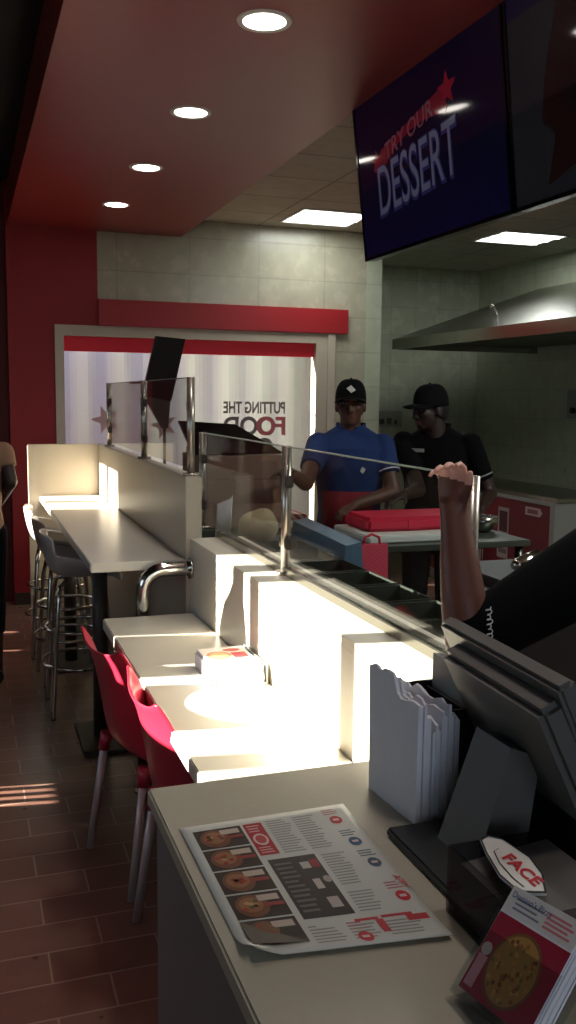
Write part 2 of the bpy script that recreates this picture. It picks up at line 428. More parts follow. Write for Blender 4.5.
# ------------------------------------------------------------------ ceiling lights
LX = 1.03
dl = thing('downlight', '', 'ceiling light', (LX, 3.256, HC), 0, 'recessed downlights in the red ceiling')
def ring(b):
    n = 32
    for r0, r1, z0, z1 in ((0.098, 0.076, 0.0, -0.006),):
        a = [b.verts.new((r0*math.cos(2*PI*k/n), r0*math.sin(2*PI*k/n), 0.0)) for k in range(n)]
        c = [b.verts.new(((r0-0.004)*math.cos(2*PI*k/n), (r0-0.004)*math.sin(2*PI*k/n), -0.007)) for k in range(n)]
        d = [b.verts.new((r1*math.cos(2*PI*k/n), r1*math.sin(2*PI*k/n), -0.005)) for k in range(n)]
        e = [b.verts.new((r1*math.cos(2*PI*k/n), r1*math.sin(2*PI*k/n), 0.0)) for k in range(n)]
        for p, q in ((a, c), (c, d), (d, e)):
            for k in range(n): b.faces.new((p[k], p[(k+1) % n], q[(k+1) % n], q[k]))
part('trim_ring', M['white_trim'], dl, ring, False)
def lens(b):
    n = 32
    a = [b.verts.new((0.076*math.cos(2*PI*k/n), 0.076*math.sin(2*PI*k/n), -0.0045)) for k in range(n)]
    b.faces.new(a[::-1])
part('lens', M['lamp'], dl, lens, False)
dl['label'] = 'round downlight in the red ceiling, the nearest and largest of the row'
for y, lb in ((4.372, 'round red-ceiling downlight, second nearest of the row'), (5.484, 'round red-ceiling downlight, third from the near end'), (6.595, 'round red-ceiling downlight, the farthest one by the far wall')):
    dup(dl, (LX, y, HC), 0, lb)
for y in (3.256, 4.372, 5.484, 6.595, 2.14, 1.0):
    ld = bpy.data.lights.new('downlight_lamp', 'SPOT'); ld.energy = 17; ld.spot_size = R(110); ld.spot_blend = 0.8; ld.shadow_soft_size = 0.07; ld.color = (1, 0.93, 0.85)
    lo = bpy.data.objects.new('downlight_lamp', ld); C.objects.link(lo); lo.location = (LX, y, HC-0.03)

def panel_light(x0, x1, y0, y1, label):
    t = thing('ceiling_panel_light', label, 'ceiling light', ((x0+x1)/2, (y0+y1)/2, HK), 0, 'square light panels in the kitchen ceiling')
    w, d = (x1-x0)/2, (y1-y0)/2
    def fr(b):
        for a in ((-w, w, -d, -d+0.02), (-w, w, d-0.02, d), (-w, -w+0.02, -d+0.02, d-0.02), (w-0.02, w, -d+0.02, d-0.02)):
            bx(b, a[0], a[1], a[2], a[3], -0.012, 0.0)
    part('frame', M['white_trim'], t, fr, False)
    part('diffuser', M['panel_lamp'], t, lambda b: bx(b, -w+0.02, w-0.02, -d+0.02, d-0.02, -0.006, -0.001), False)
    for k in (-0.17, 0, 0.17):
        part('tube', M['tube_lamp'], t, lambda b: tube(b, [(-w+0.03, k, -0.010), (w-0.03, k, -0.010)], 0.011, 10), False)
    return t
panel_light(2.50, 3.10, 6.88, 7.47, 'square ceiling light panel above the far window, left of the hanging screens')
panel_light(4.43, 5.08, 7.12, 7.68, 'square ceiling light panel to the right, above the extractor hood')

# ------------------------------------------------------------------ menu screens
def menu_screen(y0, y1, label, art):
    # lower edge x=1.80 z=2.332, top edge leans out to x=1.714 z=3.04
    A = Vector((1.80, y0, 2.332)); vx = Vector((0, -1, 0)); vy = Vector((-0.086, 0, 0.708)); Hh = vy.length; vy.normalize(); nn = vx.cross(vy)
    if nn.x > 0: nn = -nn
    L = y0-y1
    P = lambda u, v, h: A+vx*u+vy*v+nn*h
    t = thing('menu_screen', label, 'menu screen', (1.80, (y0+y1)/2, 2.332), 0, 'menu screens hung above the counter')
    def body(b):
        hexa(b, [P(0.0,0,-0.05), P(L,0,-0.05), P(L,0,-0.004), P(0,0,-0.004), P(0,Hh,-0.05), P(L,Hh,-0.05), P(L,Hh,-0.004), P(0,Hh,-0.004)])
    part('casing', M['bezel'], t, body)
    def bez(b):
        w = 0.014
        for u0, v0, u1, v1 in ((0,0,L,w), (0,Hh-w,L,Hh), (0,w,w,Hh-w), (L-w,w,L,Hh-w)):
            hexa(b, [P(u0,v0,-0.004), P(u1,v0,-0.004), P(u1,v1,-0.004), P(u0,v1,-0.004), P(u0,v0,0.004), P(u1,v0,0.004), P(u1,v1,0.004), P(u0,v1,0.004)])
    part('bezel', M['bezel'], t, bez)
    for f in (0.25, 0.75): part('bracket', M['dark_metal'], t, lambda b: bx(b, 1.80, 1.84, y0-f*L-0.03, y0-f*L+0.03, 2.6, HK))
    art(t, P, L, Hh, vx, vy)
    return t
def art1(t, P, L, H, vx, vy):
    q = [(rect(0.012, 0.012, L-0.012, H-0.012), (20, 18, 48), 0)]
    for i in range(8):
        q.append((rect(0.012, 0.012+i*0.04, L-0.012, 0.052+i*0.04), (20+i//3, 20+i//3, 62-i*2), 1))
    d = printed('picture', q, M['screen_print'], t, P, 0.0003)
    q = [([(0.205,0.345),(0.25,0.42),(0.75,0.515),(0.80,0.445),(0.78,0.42),(0.72,0.43),(0.62,0.44),(0.50,0.43),(0.38,0.40),(0.27,0.345)], (130, 30, 50), 0),
         ([(0.17,0.345),(0.215,0.405),(0.245,0.405),(0.225,0.335)], (150, 34, 54), 1), (star(0.80, 0.50, 0.07, 0.03), (150, 34, 54), 1), (star(0.20, 0.385, 0.05, 0.022), (150, 34, 54), 1)]
    printed('ribbon', q, M['screen_print'], t, lambda u, v, h: P(u*1.08-0.01, v+0.02, h+0.001), 0.0003)
    M.setdefault('scr_white', mat('screen_white', (120, 124, 150), 0.1, noise=0, emit=0.08, emit_rgb=(120, 128, 165)))
    M.setdefault('scr_shadow', mat('screen_letter_shadow', (54, 52, 104), 0.1, noise=0, emit=0.08, emit_rgb=(54, 54, 120)))
    M.setdefault('scr_pink', mat('screen_pink', (150, 90, 110), 0.1, noise=0, emit=0.06))
    lettering('lettering', 'DESSERT', M['scr_shadow'], t, P(0.20, 0.155, 0.002), vx, vy, 0.225, 0.035, 0.71, 0.0, 0.06)
    lettering('lettering', 'DESSERT', M['scr_white'], t, P(0.21, 0.17, 0.003), vx, vy, 0.205, 0.0, 0.69, 0.0, 0.06)
    lettering('lettering', 'TRY OUR', M['scr_pink'], t, P(0.30, 0.385, 0.003), vx, vy, 0.07, 0.01, 0.44, 0.0, 0.16)
def art2(t, P, L, H, vx, vy):
    q = [(rect(0.012, 0.012, L-0.012, H-0.012), (40, 42, 50), 0),
         ([(0.20,0.05),(0.25,0.2),(0.18,0.25),(0.22,0.42),(0.30,0.60),(0.5,0.62),(L-0.012,0.60),(L-0.012,0.10),(0.4,0.10)], (38, 20, 22), 1),
         (disc(0.62, 0.40, 0.20, 0.14), (48, 36, 28), 2), (disc(0.62, 0.41, 0.16, 0.10), (60, 44, 30), 3), (disc(0.52, 0.28, 0.22, 0.08), (30, 22, 22), 3),
         (rect(0.012, 0.60, L-0.012, H-0.012), (18, 18, 60), 2)]
    for k in range(5): q.append((disc(0.55+0.05*k, 0.40+0.03*math.sin(k*2), 0.025, 0.02), (58, 62, 40), 4))
    printed('picture', q, M['screen_print'], t, P, 0.0003)
    lettering('lettering', 'NEW', M['scr_shadow'], t, P(0.16, 0.63, 0.0035), vx, vy, 0.06, 0.01, 0.26)
menu_screen(4.088, 2.845, 'dark blue menu screen reading TRY OUR DESSERT', art1)
menu_screen(2.835, 1.60, 'darker menu screen at the right edge with a dim food picture', art2)

# ------------------------------------------------------------------ extractor hood
hy0, hy1, hx, hz = 5.3, 8.3, 3.95, 2.205
t = thing('extractor_hood', 'stainless steel extractor hood with sloped canopy on the right', 'extractor hood', (XR, (hy0+hy1)/2, hz))
def canopy(b):
    prof = [(hx, hz+0.06), (XR-0.02, hz+0.62), (XR-0.02, hz+0.06)]
    f = [b.verts.new((x, hy1, z)) for x, z in prof]; g = [b.verts.new((x, hy0, z)) for x, z in prof]
    b.faces.new(f); b.faces.new(g[::-1])
    for i in range(3): b.faces.new((f[i], g[i], g[(i+1) % 3], f[(i+1) % 3]))
part('canopy', M['brushed'], t, canopy)
def lip(b):
    bx(b, hx, hx+0.025, hy0, hy1, hz-0.035, hz+0.062); bx(b, hx+0.025, XR-0.02, hy1-0.025, hy1, hz-0.035, hz+0.062); bx(b, hx+0.025, XR-0.02, hy0, hy0+0.025, hz-0.035, hz+0.062)
part('lip', M['brushed'], t, lip)
for k in range(6): part('filter', M['dark_pan'], t, lambda b: bx(b, hx+0.03, XR-0.03, hy0+0.03+k*0.49, hy0+0.50+k*0.49, hz+0.03, hz+0.05))
part('hook', M['chrome'], t, lambda b: tube(b, [(4.42, 7.2, hz+0.23), (4.40, 7.2, hz+0.29), (4.37, 7.2, hz+0.31), (4.36, 7.2, hz+0.27)], 0.012, 8))

# ------------------------------------------------------------------ bar counter with glass guards
BX, BZ = 0.90, 1.095
t = thing('bar_counter', 'long white serving counter wall lit by the sun, under the low glass guard', 'counter', (BX+0.1, 2.76, 0))
part('body', M['counter_white'], t, lambda b: bx(b, BX, 1.12, 1.67, 3.85, 0, BZ-0.03))
part('ledge', M['counter_white'], t, lambda b: bx(b, BX, 1.13, 1.665, 3.85, BZ-0.03, BZ, 0.001))

t = thing('high_partition', 'tall cream partition behind the high table, with an end panel and glass on top', 'partition', (0.92, 5.25, 0))
part('partition_wall', M['counter_cream'], t, lambda b: bx(b, 0.882, 0.952, 3.852, 6.64, 0, 1.36, 0.003))
part('end_panel', M['counter_cream'], t, lambda b: bx(b, 0.405, 0.882, 6.60, 6.64, 0, 1.36, 0.003))

M['post'] = mat('satin_steel_post', (188, 178, 166), 0.27, metal=0.75, noise=0.03)
def guard(name, label, X, z0, ztop, posts, pr, loc):
    t = thing(name, label, 'glass guard', loc, 0)
    for i, y in enumerate(posts):
        p = part('post', M['post'], t, lambda b: tube(b, [(X, y, z0+0.012), (X, y, ztop)], pr, 16))
        part('flange', M['post'], p, lambda b: tube(b, [(X, y, z0), (X, y, z0+0.012)], pr*2.1, 20))
        for z in (z0+0.09, ztop-0.14):
            for sg in (-1, 1):
                if (sg < 0 and i == 0) or (sg > 0 and i == len(posts)-1): continue
                part('clamp', M['dark_metal'], p, lambda b: bx(b, X-0.013, X+0.013, *sorted((y+sg*(pr-0.004), y+sg*(pr+0.022))), z, z+0.04, 0.004))
    for a, c in zip(posts[:-1], posts[1:]):
        part('pane', M['glass'], t, lambda b: bx(b, X-0.004, X+0.004, a+pr+0.004, c-pr-0.004, z0+0.03, ztop-0.004))
        part('pane_edge', M['edge'], t, lambda b: bx(b, X-0.0045, X+0.0045, a+pr+0.004, c-pr-0.004, ztop-0.004, ztop))
    return t
M['edge'] = mat('glass_edge', (170, 182, 172), 0.2, noise=0.0)
g = guard('glass_guard', 'low glass guard with steel posts along the white serving counter', 1.03, BZ, 1.536, (1.75, 2.97, 4.15), 0.0175, (1.03, 2.9, BZ))
part('base_rail', M['brushed'], g, lambda b: bx(b, 1.015, 1.06, 1.78, 3.848, BZ, BZ+0.028, 0.002))
guard('glass_guard', 'high glass guard with three posts on the cream partition by the window', 0.916, 1.36, 1.78, (3.90, 5.0, 6.27), 0.0175, (0.916, 5.1, 1.36))

# ------------------------------------------------------------------ high table and stools
t = thing('high_table', 'long pale grey high table against the cream partition', 'table', (0.65, 5.2, 0))
part('tabletop', M['table_grey'], t, lambda b: bx(b, 0.478, 0.881, 3.86, 6.598, 0.963, 1.003, 0.004))
for y in (4.5, 5.9):
    p = part('leg', M['dark_metal'], t, lambda b: tube(b, [(0.60, y, 0.02), (0.60, y, 0.963)], 0.038, 20))
    part('foot_plate', M['dark_metal'], p, lambda b: bx(b, 0.49, 0.75, y-0.22, y+0.22, 0.0, 0.02, 0.004))

st = thing('bar_stool', '', 'stool', (0.56, 5.02, 0), 0, 'grey bar stools along the high table')
def seat_shell(b):
    # profile in x (seat runs +x, low curved back on the -x side), swept across y
    prof = [(0.20, 0.705), (0.19, 0.735), (0.10, 0.738), (0.0, 0.735), (-0.09, 0.738), (-0.145, 0.765), (-0.172, 0.82), (-0.19, 0.90), (-0.205, 0.985)]
    n = 9; g = []
    for i, (x, z) in enumerate(prof):
        row = []
        for j in range(n):
            v = -1+2*j/(n-1); tb = max(0, (i-4)/4)
            w = 0.215-0.02*max(0, (i-6)/2)**2 - 0.02*(i == 0)
            row.append(b.verts.new((x+0.06*tb*v*v, v*w, z-0.045*tb*max(0, abs(v)-0.4)**2+0.015*(1-tb)*v*v+(0.02, 0.05, 0.08, 0.11, 0.13, 0.11, 0.07, 0.03, 0.0)[i]*abs(v)**3)))
        g.append(row)
    for i in range(len(prof)-1):
        for j in range(n-1): b.faces.new((g[i][j], g[i][j+1], g[i+1][j+1], g[i+1][j])).smooth = True
mods(part('seat', M['grey_plastic'], st, seat_shell, False), 0.012, 1)
for sx in (-1, 1):
    for sy in (-1, 1):
        part('leg', M['chrome'], st, lambda b: tube(b, [(sx*0.07, sy*0.08, 0.727), (sx*0.11, sy*0.12, 0.70), (sx*0.125, sy*0.14, 0.62), (sx*0.165, sy*0.175, 0.015), (sx*0.165, sy*0.175, 0.0)], 0.0125, 10), False)
def foot_ring(b):
    for z, r in ((0.27, 0.205), (0.46, 0.185)):
        tube(b, [(r*math.cos(2*PI*k/28), r*math.sin(2*PI*k/28)*1.05, z) for k in range(28)], 0.010, 8, True)
part('footrest', M['chrome'], st, foot_ring, False)
st['label'] = 'grey plastic bar stool with chrome legs, nearest along the high table'
dup(st, (0.56, 5.60, 0), R(3), 'grey plastic bar stool with chrome legs, middle one along the high table')
dup(st, (0.55, 6.20, 0), R(-4), 'grey plastic bar stool with chrome legs, farthest along the high table by the end panel')

# bent steel rail between the tables
t = thing('bent_rail', 'bent steel tube rail coming out of the white counter end', 'rail', (0.80, 3.80, 0))
yr = 3.82
pts = [(0.69, yr, 0.0), (0.69, yr, 0.87)]+[Vector((0.69+0.09-0.09*math.cos(a), yr, 0.88+0.09*math.sin(a))) for a in [PI/2*k/8 for k in range(1, 9)]]+[(0.86, yr, 0.97), (0.898, yr, 0.97)]
part('tube', M['chrome'], t, lambda b: tube(b, pts, 0.031, 20))
part('flange', M['chrome'], t, lambda b: tube(b, [(0.886, yr, 0.97), (0.899, yr, 0.97)], 0.045, 20))
part('flange', M['chrome'], t, lambda b: tube(b, [(0.69, yr, 0.0), (0.69, yr, 0.012)], 0.045, 20))

# ------------------------------------------------------------------ low table and red chairs
TZ = 0.79
t = thing('dining_table', 'low white laminate table against the sunlit counter wall', 'table', (0.7, 2.75, 0))
part('tabletop', M['table_grey'], t, lambda b: bx(b, 0.512, 0.899, 1.72, 3.76, TZ-0.045, TZ, 0.004))
for y in (2.05, 3.45):
    p = part('leg', M['dark_metal'], t, lambda b: tube(b, [(0.80, y, 0.015), (0.80, y, TZ-0.045)], 0.03, 16))
    part('foot_plate', M['dark_metal'], p, lambda b: bx(b, 0.69, 0.895, y-0.2, y+0.2, 0, 0.015, 0.003))

ch = thing('plastic_chair', '', 'chair', (0, 0, 0), 0, 'red plastic chairs pushed in at the low table')
def chair_shell(b):
    prof = [(0.235, 0.425), (0.225, 0.452), (0.15, 0.456), (0.05, 0.446), (-0.06, 0.440), (-0.14, 0.447), (-0.182, 0.485), (-0.200, 0.56), (-0.212, 0.65), (-0.226, 0.74), (-0.245, 0.815), (-0.262, 0.85)]
    n = 13; g = []; L = len(prof)
    for i, (x, z) in enumerate(prof):
        row = []; tb = max(0.0, min(1.0, (i-5)/6.0))
        for j in range(n):
            v = -1+2*j/(n-1)
            w = 0.215+0.012*math.sin(PI*min(1, max(0, (i-1)/5)))-0.02*(i == 0)-0.018*max(0, tb-0.6)
            curl = (0.11-0.07*tb)*min(1.0, tb*4)*abs(v)**2.4
            lift = 0.0
            if i == L-1: lift = 0.030*abs(v)**6-0.035*(1-abs(v)**1.5)*0.6
            if i == L-2: lift = 0.012*abs(v)**6-0.01*(1-abs(v)**1.5)
            flare = -0.02*tb**3*abs(v)**6
            row.append(b.verts.new((x+curl+flare+(0.0), v*w, z+lift+0.02*(1-tb)*v*v*(1 if i > 1 else 0.5))))
        g.append(row)
    for i in range(L-1):
        for j in range(n-1): b.faces.new((g[i][j], g[i][j+1], g[i+1][j+1], g[i+1][j])).smooth = True
    # skirts that drop from the shell to the leg sockets
mods(part('shell', M['red_plastic'], ch, chair_shell, False), 0.011, 1)
for sx in (-1, 1):
    for sy in (-1, 1):
        x1, x0 = (-0.150, -0.212) if sx < 0 else (0.150, 0.185)
        part('leg_socket', M['red_plastic'], ch, lambda b: tube(b, [(x1-0.002*sx, sy*0.188, 0.452), (x1+(x0-x1)*0.17, sy*0.198, 0.385)], [0.026, 0.020], 14), False)
        part('leg', M['alu'], ch, lambda b: tube(b, [(x1+(x0-x1)*0.13, sy*0.196, 0.40), (x0, sy*0.215, 0.0)], 0.0145, 14), False)
ch.location = (0.652, 3.215, 0); ch.rotation_euler = (0, 0, R(11.3))
ch['label'] = 'red plastic chair with aluminium legs, the farther of the two at the low table'
dup(ch, (0.700, 2.625, 0), R(2), 'red plastic chair with aluminium legs, the nearer one beside the front counter')

# tray of leaflets on the table
t = thing('leaflet_tray', 'low white card tray on the sunlit table holding leaflets', 'tray', (0.80, 2.85, TZ))
tx0, tx1, ty0, ty1 = 0.715, 0.885, 2.73, 2.99
def tray(b):
    bx(b, tx0, tx1, ty0, ty1, TZ, TZ+0.006)
    bx(b, tx0, tx0+0.004, ty0, ty1, TZ+0.006, TZ+0.05); bx(b, tx0+0.004, tx1, ty1-0.004, ty1, TZ+0.006, TZ+0.05)
part('tray_body', M['paper'], t, tray)
part('end_stop', M['light_housing'], t, lambda b: hexa(b, [(tx1, ty0, TZ), (tx1+0.006, ty0, TZ), (tx1+0.006, ty1, TZ), (tx1, ty1, TZ), (tx1, ty0, TZ+0.062), (tx1+0.006, ty0, TZ+0.062), (tx1+0.006, ty1, TZ+0.062), (tx1, ty1, TZ+0.062)]))
labs = 'glossy leaflets stacked in the tray on the sunlit table'
for k in range(6):
    z = TZ+0.007+k*0.0092; jx = random.uniform(-0.004, 0.003); jy = random.uniform(-0.004, 0.004)
    lf = thing('leaflet', labs if k < 5 else 'top leaflet of the pile on the sunlit table, pizza picture showing', 'leaflet', (0.80, 2.86, z), 0, 'leaflets in the table tray')
    if k < 5: lf['label'] = 'plain-edged leaflet under the top one in the table tray'
    part('sheet', M['paper'], lf, lambda b: bx(b, tx0+0.008+jx, tx1-0.005+jx, ty0+jy+0.006, ty1-0.008+jy, z, z+0.0085))
    if k == 5:
        Q = lambda u, v, h: Vector((tx0+0.01+jx+u*0.15, ty0+0.008+jy+v*0.24, z+0.0085+h))
        q = [(rect(0, 0, 1, 1), (226, 214, 206), 0), (disc(0.33, 0.62, 0.28, 0.2), (196, 130, 96), 1), (disc(0.33, 0.62, 0.2, 0.14), (214, 170, 120), 2), (rect(0.62, 0.45, 0.95, 0.72), (196, 60, 66), 1), (rect(0.08, 0.12, 0.9, 0.2), (200, 120, 120), 1), (disc(0.7, 0.85, 0.2, 0.08), (186, 90, 80), 1)]
        printed('cover_print', q, M['paper_print'], lf, Q)

# ------------------------------------------------------------------ front counter and everything on it
CZ = 0.97
t = thing('front_counter', 'grey-beige till counter in the foreground', 'counter', (0.66, 0.95, 0))
part('worktop', M['counter_grey'], t, lambda b: bx(b, 0.303, 1.00, 0.25, 1.652, CZ-0.032, CZ, 0.004))
part('cabinet', M['counter_front'], t, lambda b: bx(b, 0.318, 0.985, 0.26, 1.638, 0, CZ-0.032))

# placemat menu
t = thing('menu_sheet', 'large printed menu sheet lying on the front counter', 'menu', (0.47, 1.25, CZ))
c00, c10, c11, c01 = Vector((0.324, 1.468, 0)), Vector((0.625, 1.473, 0)), Vector((0.606, 1.038, 0)), Vector((0.325, 1.074, 0))
def MQ(u, v, h=0.0):   # u across (left to right), v from the far edge to the near edge
    a = c00*(1-u)*(1-v)+c10*u*(1-v)+c11*u*v+c01*(1-u)*v
    du, dv = max(0, 0.16-u)/0.16, max(0, v-0.86)/0.14
    lift = 0.018*du*dv + 0.006*dv*dv*0.8 + 0.002
    return Vector((a.x, a.y, CZ+0.0006+lift+h))
def sheet(b):
    n = 24; g = [[b.verts.new(MQ(i/n, j/n)) for i in range(n+1)] for j in range(n+1)]
    for j in range(n):
        for i in range(n):
            if (i, j) == (0, n-1): continue
            b.faces.new((g[j][i], g[j][i+1], g[j+1][i+1], g[j+1][i])).smooth = True
M['menu_paper'] = mat('menu_paper', (200, 200, 194), 0.5, noise=0.03)
o = part('sheet', M['menu_paper'], t, sheet)
mods(o, 0.0006)
q = []
def strips(u0, v0, u1, v1, n, col, layer=1, ragged=True):
    for i in range(n):
        vv = v0+(v1-v0)*(i+0.2)/n; e = u1-(random.random()*0.3*(u1-u0) if ragged else 0)
        q.append((rect(u0, vv, e, vv+(v1-v0)*0.45/n), col, layer))
# left column: five food photographs with titles
for k in range(5):
    v0 = 0.055+k*0.178; v1 = v0+0.168
    q.append((rect(0.055, v0, 0.33, v1), (52, 36, 30), 1))
    q.append((disc(0.16, v0+0.085, 0.085, 0.075), (120, 74, 50), 2)); q.append((disc(0.155, v0+0.08, 0.06, 0.05), (156, 104, 70), 3))
    for s in range(7):
        a = random.random()*6.28; rr = random.random()
        q.append((disc(0.155+0.05*rr*math.cos(a), v0+0.08+0.042*rr*math.sin(a), 0.014, 0.011, 8), random.choice([(150, 40, 36), (190, 150, 96), (90, 84, 40), (170, 60, 44)]), 4))
    q.append((rect(0.20, v0+0.02, 0.31, v0+0.06), (196, 176, 160), 3)); q.append((rect(0.215, v0+0.075, 0.32, v0+0.10), (150, 60, 54), 3))
# red promo column and dark box
q.append((rect(0.345, 0.055, 0.455, 0.33), (176, 34, 48), 1)); q.append((disc(0.40, 0.20, 0.042, 0.05), (220, 190, 186), 2)); q.append((disc(0.40, 0.20, 0.03, 0.036), (190, 70, 76), 3))
strips(0.36, 0.07, 0.445, 0.14, 3, (214, 160, 160), 2); strips(0.36, 0.26, 0.445, 0.32, 3, (214, 160, 160), 2)
q.append((rect(0.365, 0.37, 0.63, 0.80), (54, 46, 44), 1))
strips(0.385, 0.40, 0.49, 0.77, 11, (110, 100, 96), 2)
q.append((rect(0.52, 0.42, 0.57, 0.47), (190, 180, 174), 2)); q.append((rect(0.53, 0.55, 0.57, 0.62), (190, 180, 174), 2)); q.append((rect(0.54, 0.68, 0.60, 0.75), (180, 168, 164), 2)); q.append((disc(0.61, 0.56, 0.022, 0.024), (170, 160, 150), 2)); q.append((rect(0.575, 0.41, 0.62, 0.47), (150, 50, 54), 2))
# text columns
for (u0, u1, v0, v1, n) in ((0.48, 0.62, 0.05, 0.34, 14), (0.64, 0.78, 0.05, 0.34, 14), (0.66, 0.80, 0.38, 0.62, 12), (0.66, 0.80, 0.66, 0.80, 7), (0.40, 0.52, 0.86, 0.96, 5), (0.55, 0.70, 0.86, 0.96, 5), (0.73, 0.92, 0.86, 0.96, 5), (0.36, 0.42, 0.84, 0.96, 6)):
    strips(u0, v0, u1, v1, n, (150, 148, 146))
for u, v, c in ((0.885, 0.13, (190, 44, 56)), (0.90, 0.32, (60, 90, 124)), (0.915, 0.49, (64, 84, 104)), (0.925, 0.73, (196, 36, 50)), (0.60, 0.945, (196, 46, 58))):
    q.append((disc(u, v, 0.036, 0.034), c, 2)); q.append((rect(u-0.018, v-0.008, u+0.018, v+0.008), (214, 190, 190), 3))
    strips(u-0.05, v-0.10, u+0.045, v-0.045, 3, (96, 104, 124) if c[2] > 90 else (176, 110, 112))
for u0, u1, v0, v1 in ((0.60, 0.72, 0.835, 0.85), (0.74, 0.90, 0.83, 0.845), (0.86, 0.97, 0.845, 0.88), (0.70, 0.74, 0.85, 0.93)): q.append((rect(u0, v0, u1, v1), (190, 60, 68), 2))
printed('menu_print', q, M['paper_print'], t, MQ, 0.00025)
lettering('menu_lettering', 'APPY', M['red_print'], t, MQ(0.945, 0.60, 0.0015), MQ(0.955, 0.72)-MQ(0.945, 0.60), MQ(0.99, 0.60)-MQ(0.945, 0.60), 0.012, 0.0, 0.04, 0.0004)

# paper bags standing on edge
lab = 'white paper bag in the bundle standing on the front counter'
nb = 14
bag_groups = 'white paper bags standing on edge beside the till'
for k in range(nb):
    f = k/(nb-1)
    x = 0.712+0.0060*k; top = CZ+0.232+random.uniform(-0.012, 0.012)-0.0035*k-(0.03 if 5 <= k < 8 else 0)
    y0, y1 = 1.362+random.uniform(-0.003, 0.003), 1.527+random.uniform(-0.003, 0.003)
    if k == 0: lb = 'outermost white paper bag of the bundle, its broad face to the chairs'
    elif k == nb-1: lb = 'innermost white paper bag of the bundle, next to the black till box'
    else: lb = 'thin white paper bag packed inside the standing bundle'
    b = bmesh.new(); n = 12; th = 0.0047
    L0 = []; L1 = []
    for j in range(n+1):
        y = y0+(y1-y0)*j/n; zt = top+random.uniform(-0.006, 0.006)-(0.03 if (j < n*0.45 and k < 6) else 0)
        wob = 0.0006*math.sin(j*1.3+k)
        L0.append((b.verts.new((x+wob-0.012*(y-y0)/(y1-y0), y, CZ+0.0005)), b.verts.new((x+wob-0.016*(y-y0)/(y1-y0), y, zt))))
        L1.append((b.verts.new((x+th+wob-0.012*(y-y0)/(y1-y0), y, CZ+0.0005)), b.verts.new((x+th+wob-0.016*(y-y0)/(y1-y0), y, zt+random.uniform(-0.002, 0.002)))))
    for j in range(n):
        b.faces.new((L0[j][0], L0[j][1], L0[j+1][1], L0[j+1][0])); b.faces.new((L1[j][0], L1[j+1][0], L1[j+1][1], L1[j][1]))
        b.faces.new((L0[j][1], L1[j][1], L1[j+1][1], L0[j+1][1])); b.faces.new((L0[j][0], L0[j+1][0], L1[j+1][0], L1[j][0]))
    b.faces.new((L0[0][0], L1[0][0], L1[0][1], L0[0][1])); b.faces.new((L0[n][0], L0[n][1], L1[n][1], L1[n][0]))
    tag(obj('paper_bag', b, M['paper']), lb, 'paper bag', bag_groups)

# black box and pale card box behind the bags
t = thing('till_box', 'black open-topped box behind the white paper bags', 'box', (0.87, 1.50, CZ))
def openbox(b, x0, x1, y0, y1, z0, z1, th=0.005):
    bx(b, x0, x1, y0, y1, z0, z0+th); bx(b, x0, x0+th, y0, y1, z0+th, z1); bx(b, x1-th, x1, y0, y1, z0+th, z1)
    bx(b, x0+th, x1-th, y0, y0+th, z0+th, z1); bx(b, x0+th, x1-th, y1-th, y1, z0+th, z1)
part('box_body', M['black_plastic'], t, lambda b: openbox(b, 0.795, 0.92, 1.42, 1.60, CZ, CZ+0.175))
part('divider', M['black_plastic'], t, lambda b: bx(b, 0.85, 0.855, 1.426, 1.594, CZ+0.006, CZ+0.165))
tag(part('card_box', M['light_housing'], None, lambda b: hexa(b, [(0.86,1.43,CZ+0.006),(0.91,1.43,CZ+0.006),(0.91,1.59,CZ+0.006),(0.86,1.59,CZ+0.006),(0.862,1.43,CZ+0.232),(0.908,1.43,CZ+0.225),(0.908,1.59,CZ+0.225),(0.862,1.59,CZ+0.232)])), 'pale grey card pack standing in the black till box', 'card pack')

# point of sale terminal
t = thing('till_terminal', 'dark grey till terminal seen from behind, tilted screen on a stand', 'till', (0.83, 1.22, CZ))
part('base', M['black_plastic'], t, lambda b: bx(b, 0.650, 0.90, 1.115, 1.345, CZ, CZ+0.014, 0.004))
part('stand', M['grey_housing'], t, lambda b: hexa(b, [(0.715,1.165,CZ+0.014),(0.80,1.165,CZ+0.014),(0.80,1.285,CZ+0.014),(0.715,1.285,CZ+0.014),(0.775,1.175,CZ+0.20),(0.83,1.175,CZ+0.18),(0.83,1.275,CZ+0.18),(0.775,1.275,CZ+0.20)]))
def yaw(_, b):
    bmesh.ops.rotate(b, verts=b.verts, cent=(0.80, 1.455, 1.2), matrix=Matrix.Rotation(R(-4.0), 3, 'Z'))
def slab(b, top, bot, y0, y1, th, bev=0.006):
    T = Vector(top); B = Vector(bot); d = (B-T).normalized(); nrm = Vector((-d.z, 0, d.x)); 
    if nrm.x < 0: nrm = -nrm
    p = []
    for h in (0, th):
        for (e, y) in ((B, y0), (B, y1), (T, y1), (T, y0)): p.append(Vector((e.x, y, e.z))+nrm*h)
    hexa(b, p); bmesh.ops.bevel(b, geom=list(b.edges), offset=bev, segments=2, affect='EDGES')
part('screen_housing', M['grey_housing'], t, lambda b: yaw(slab(b, (0.797, 0, 1.300), (0.915, 0, 1.045), 1.055, 1.455, 0.030), b))
part('rear_housing', M['grey_housing'], t, lambda b: yaw(slab(b, (0.775, 0, 1.262), (0.865, 0, 1.075), 1.065, 1.40, 0.045, 0.01), b))
part('touch_screen', M['bezel'], t, lambda b: yaw(slab(b, (0.838, 0, 1.295), (0.940, 0, 1.072), 1.075, 1.435, 0.004, 0.001), b))
part('printer_block', M['black_plastic'], t, lambda b: bx(b, 0.855, 0.99, 1.00, 1.36, CZ, CZ+0.13, 0.006))
t = thing('receipt_printer', 'black receipt printer just behind the till screen', 'printer', (0.93, 0.96, CZ))
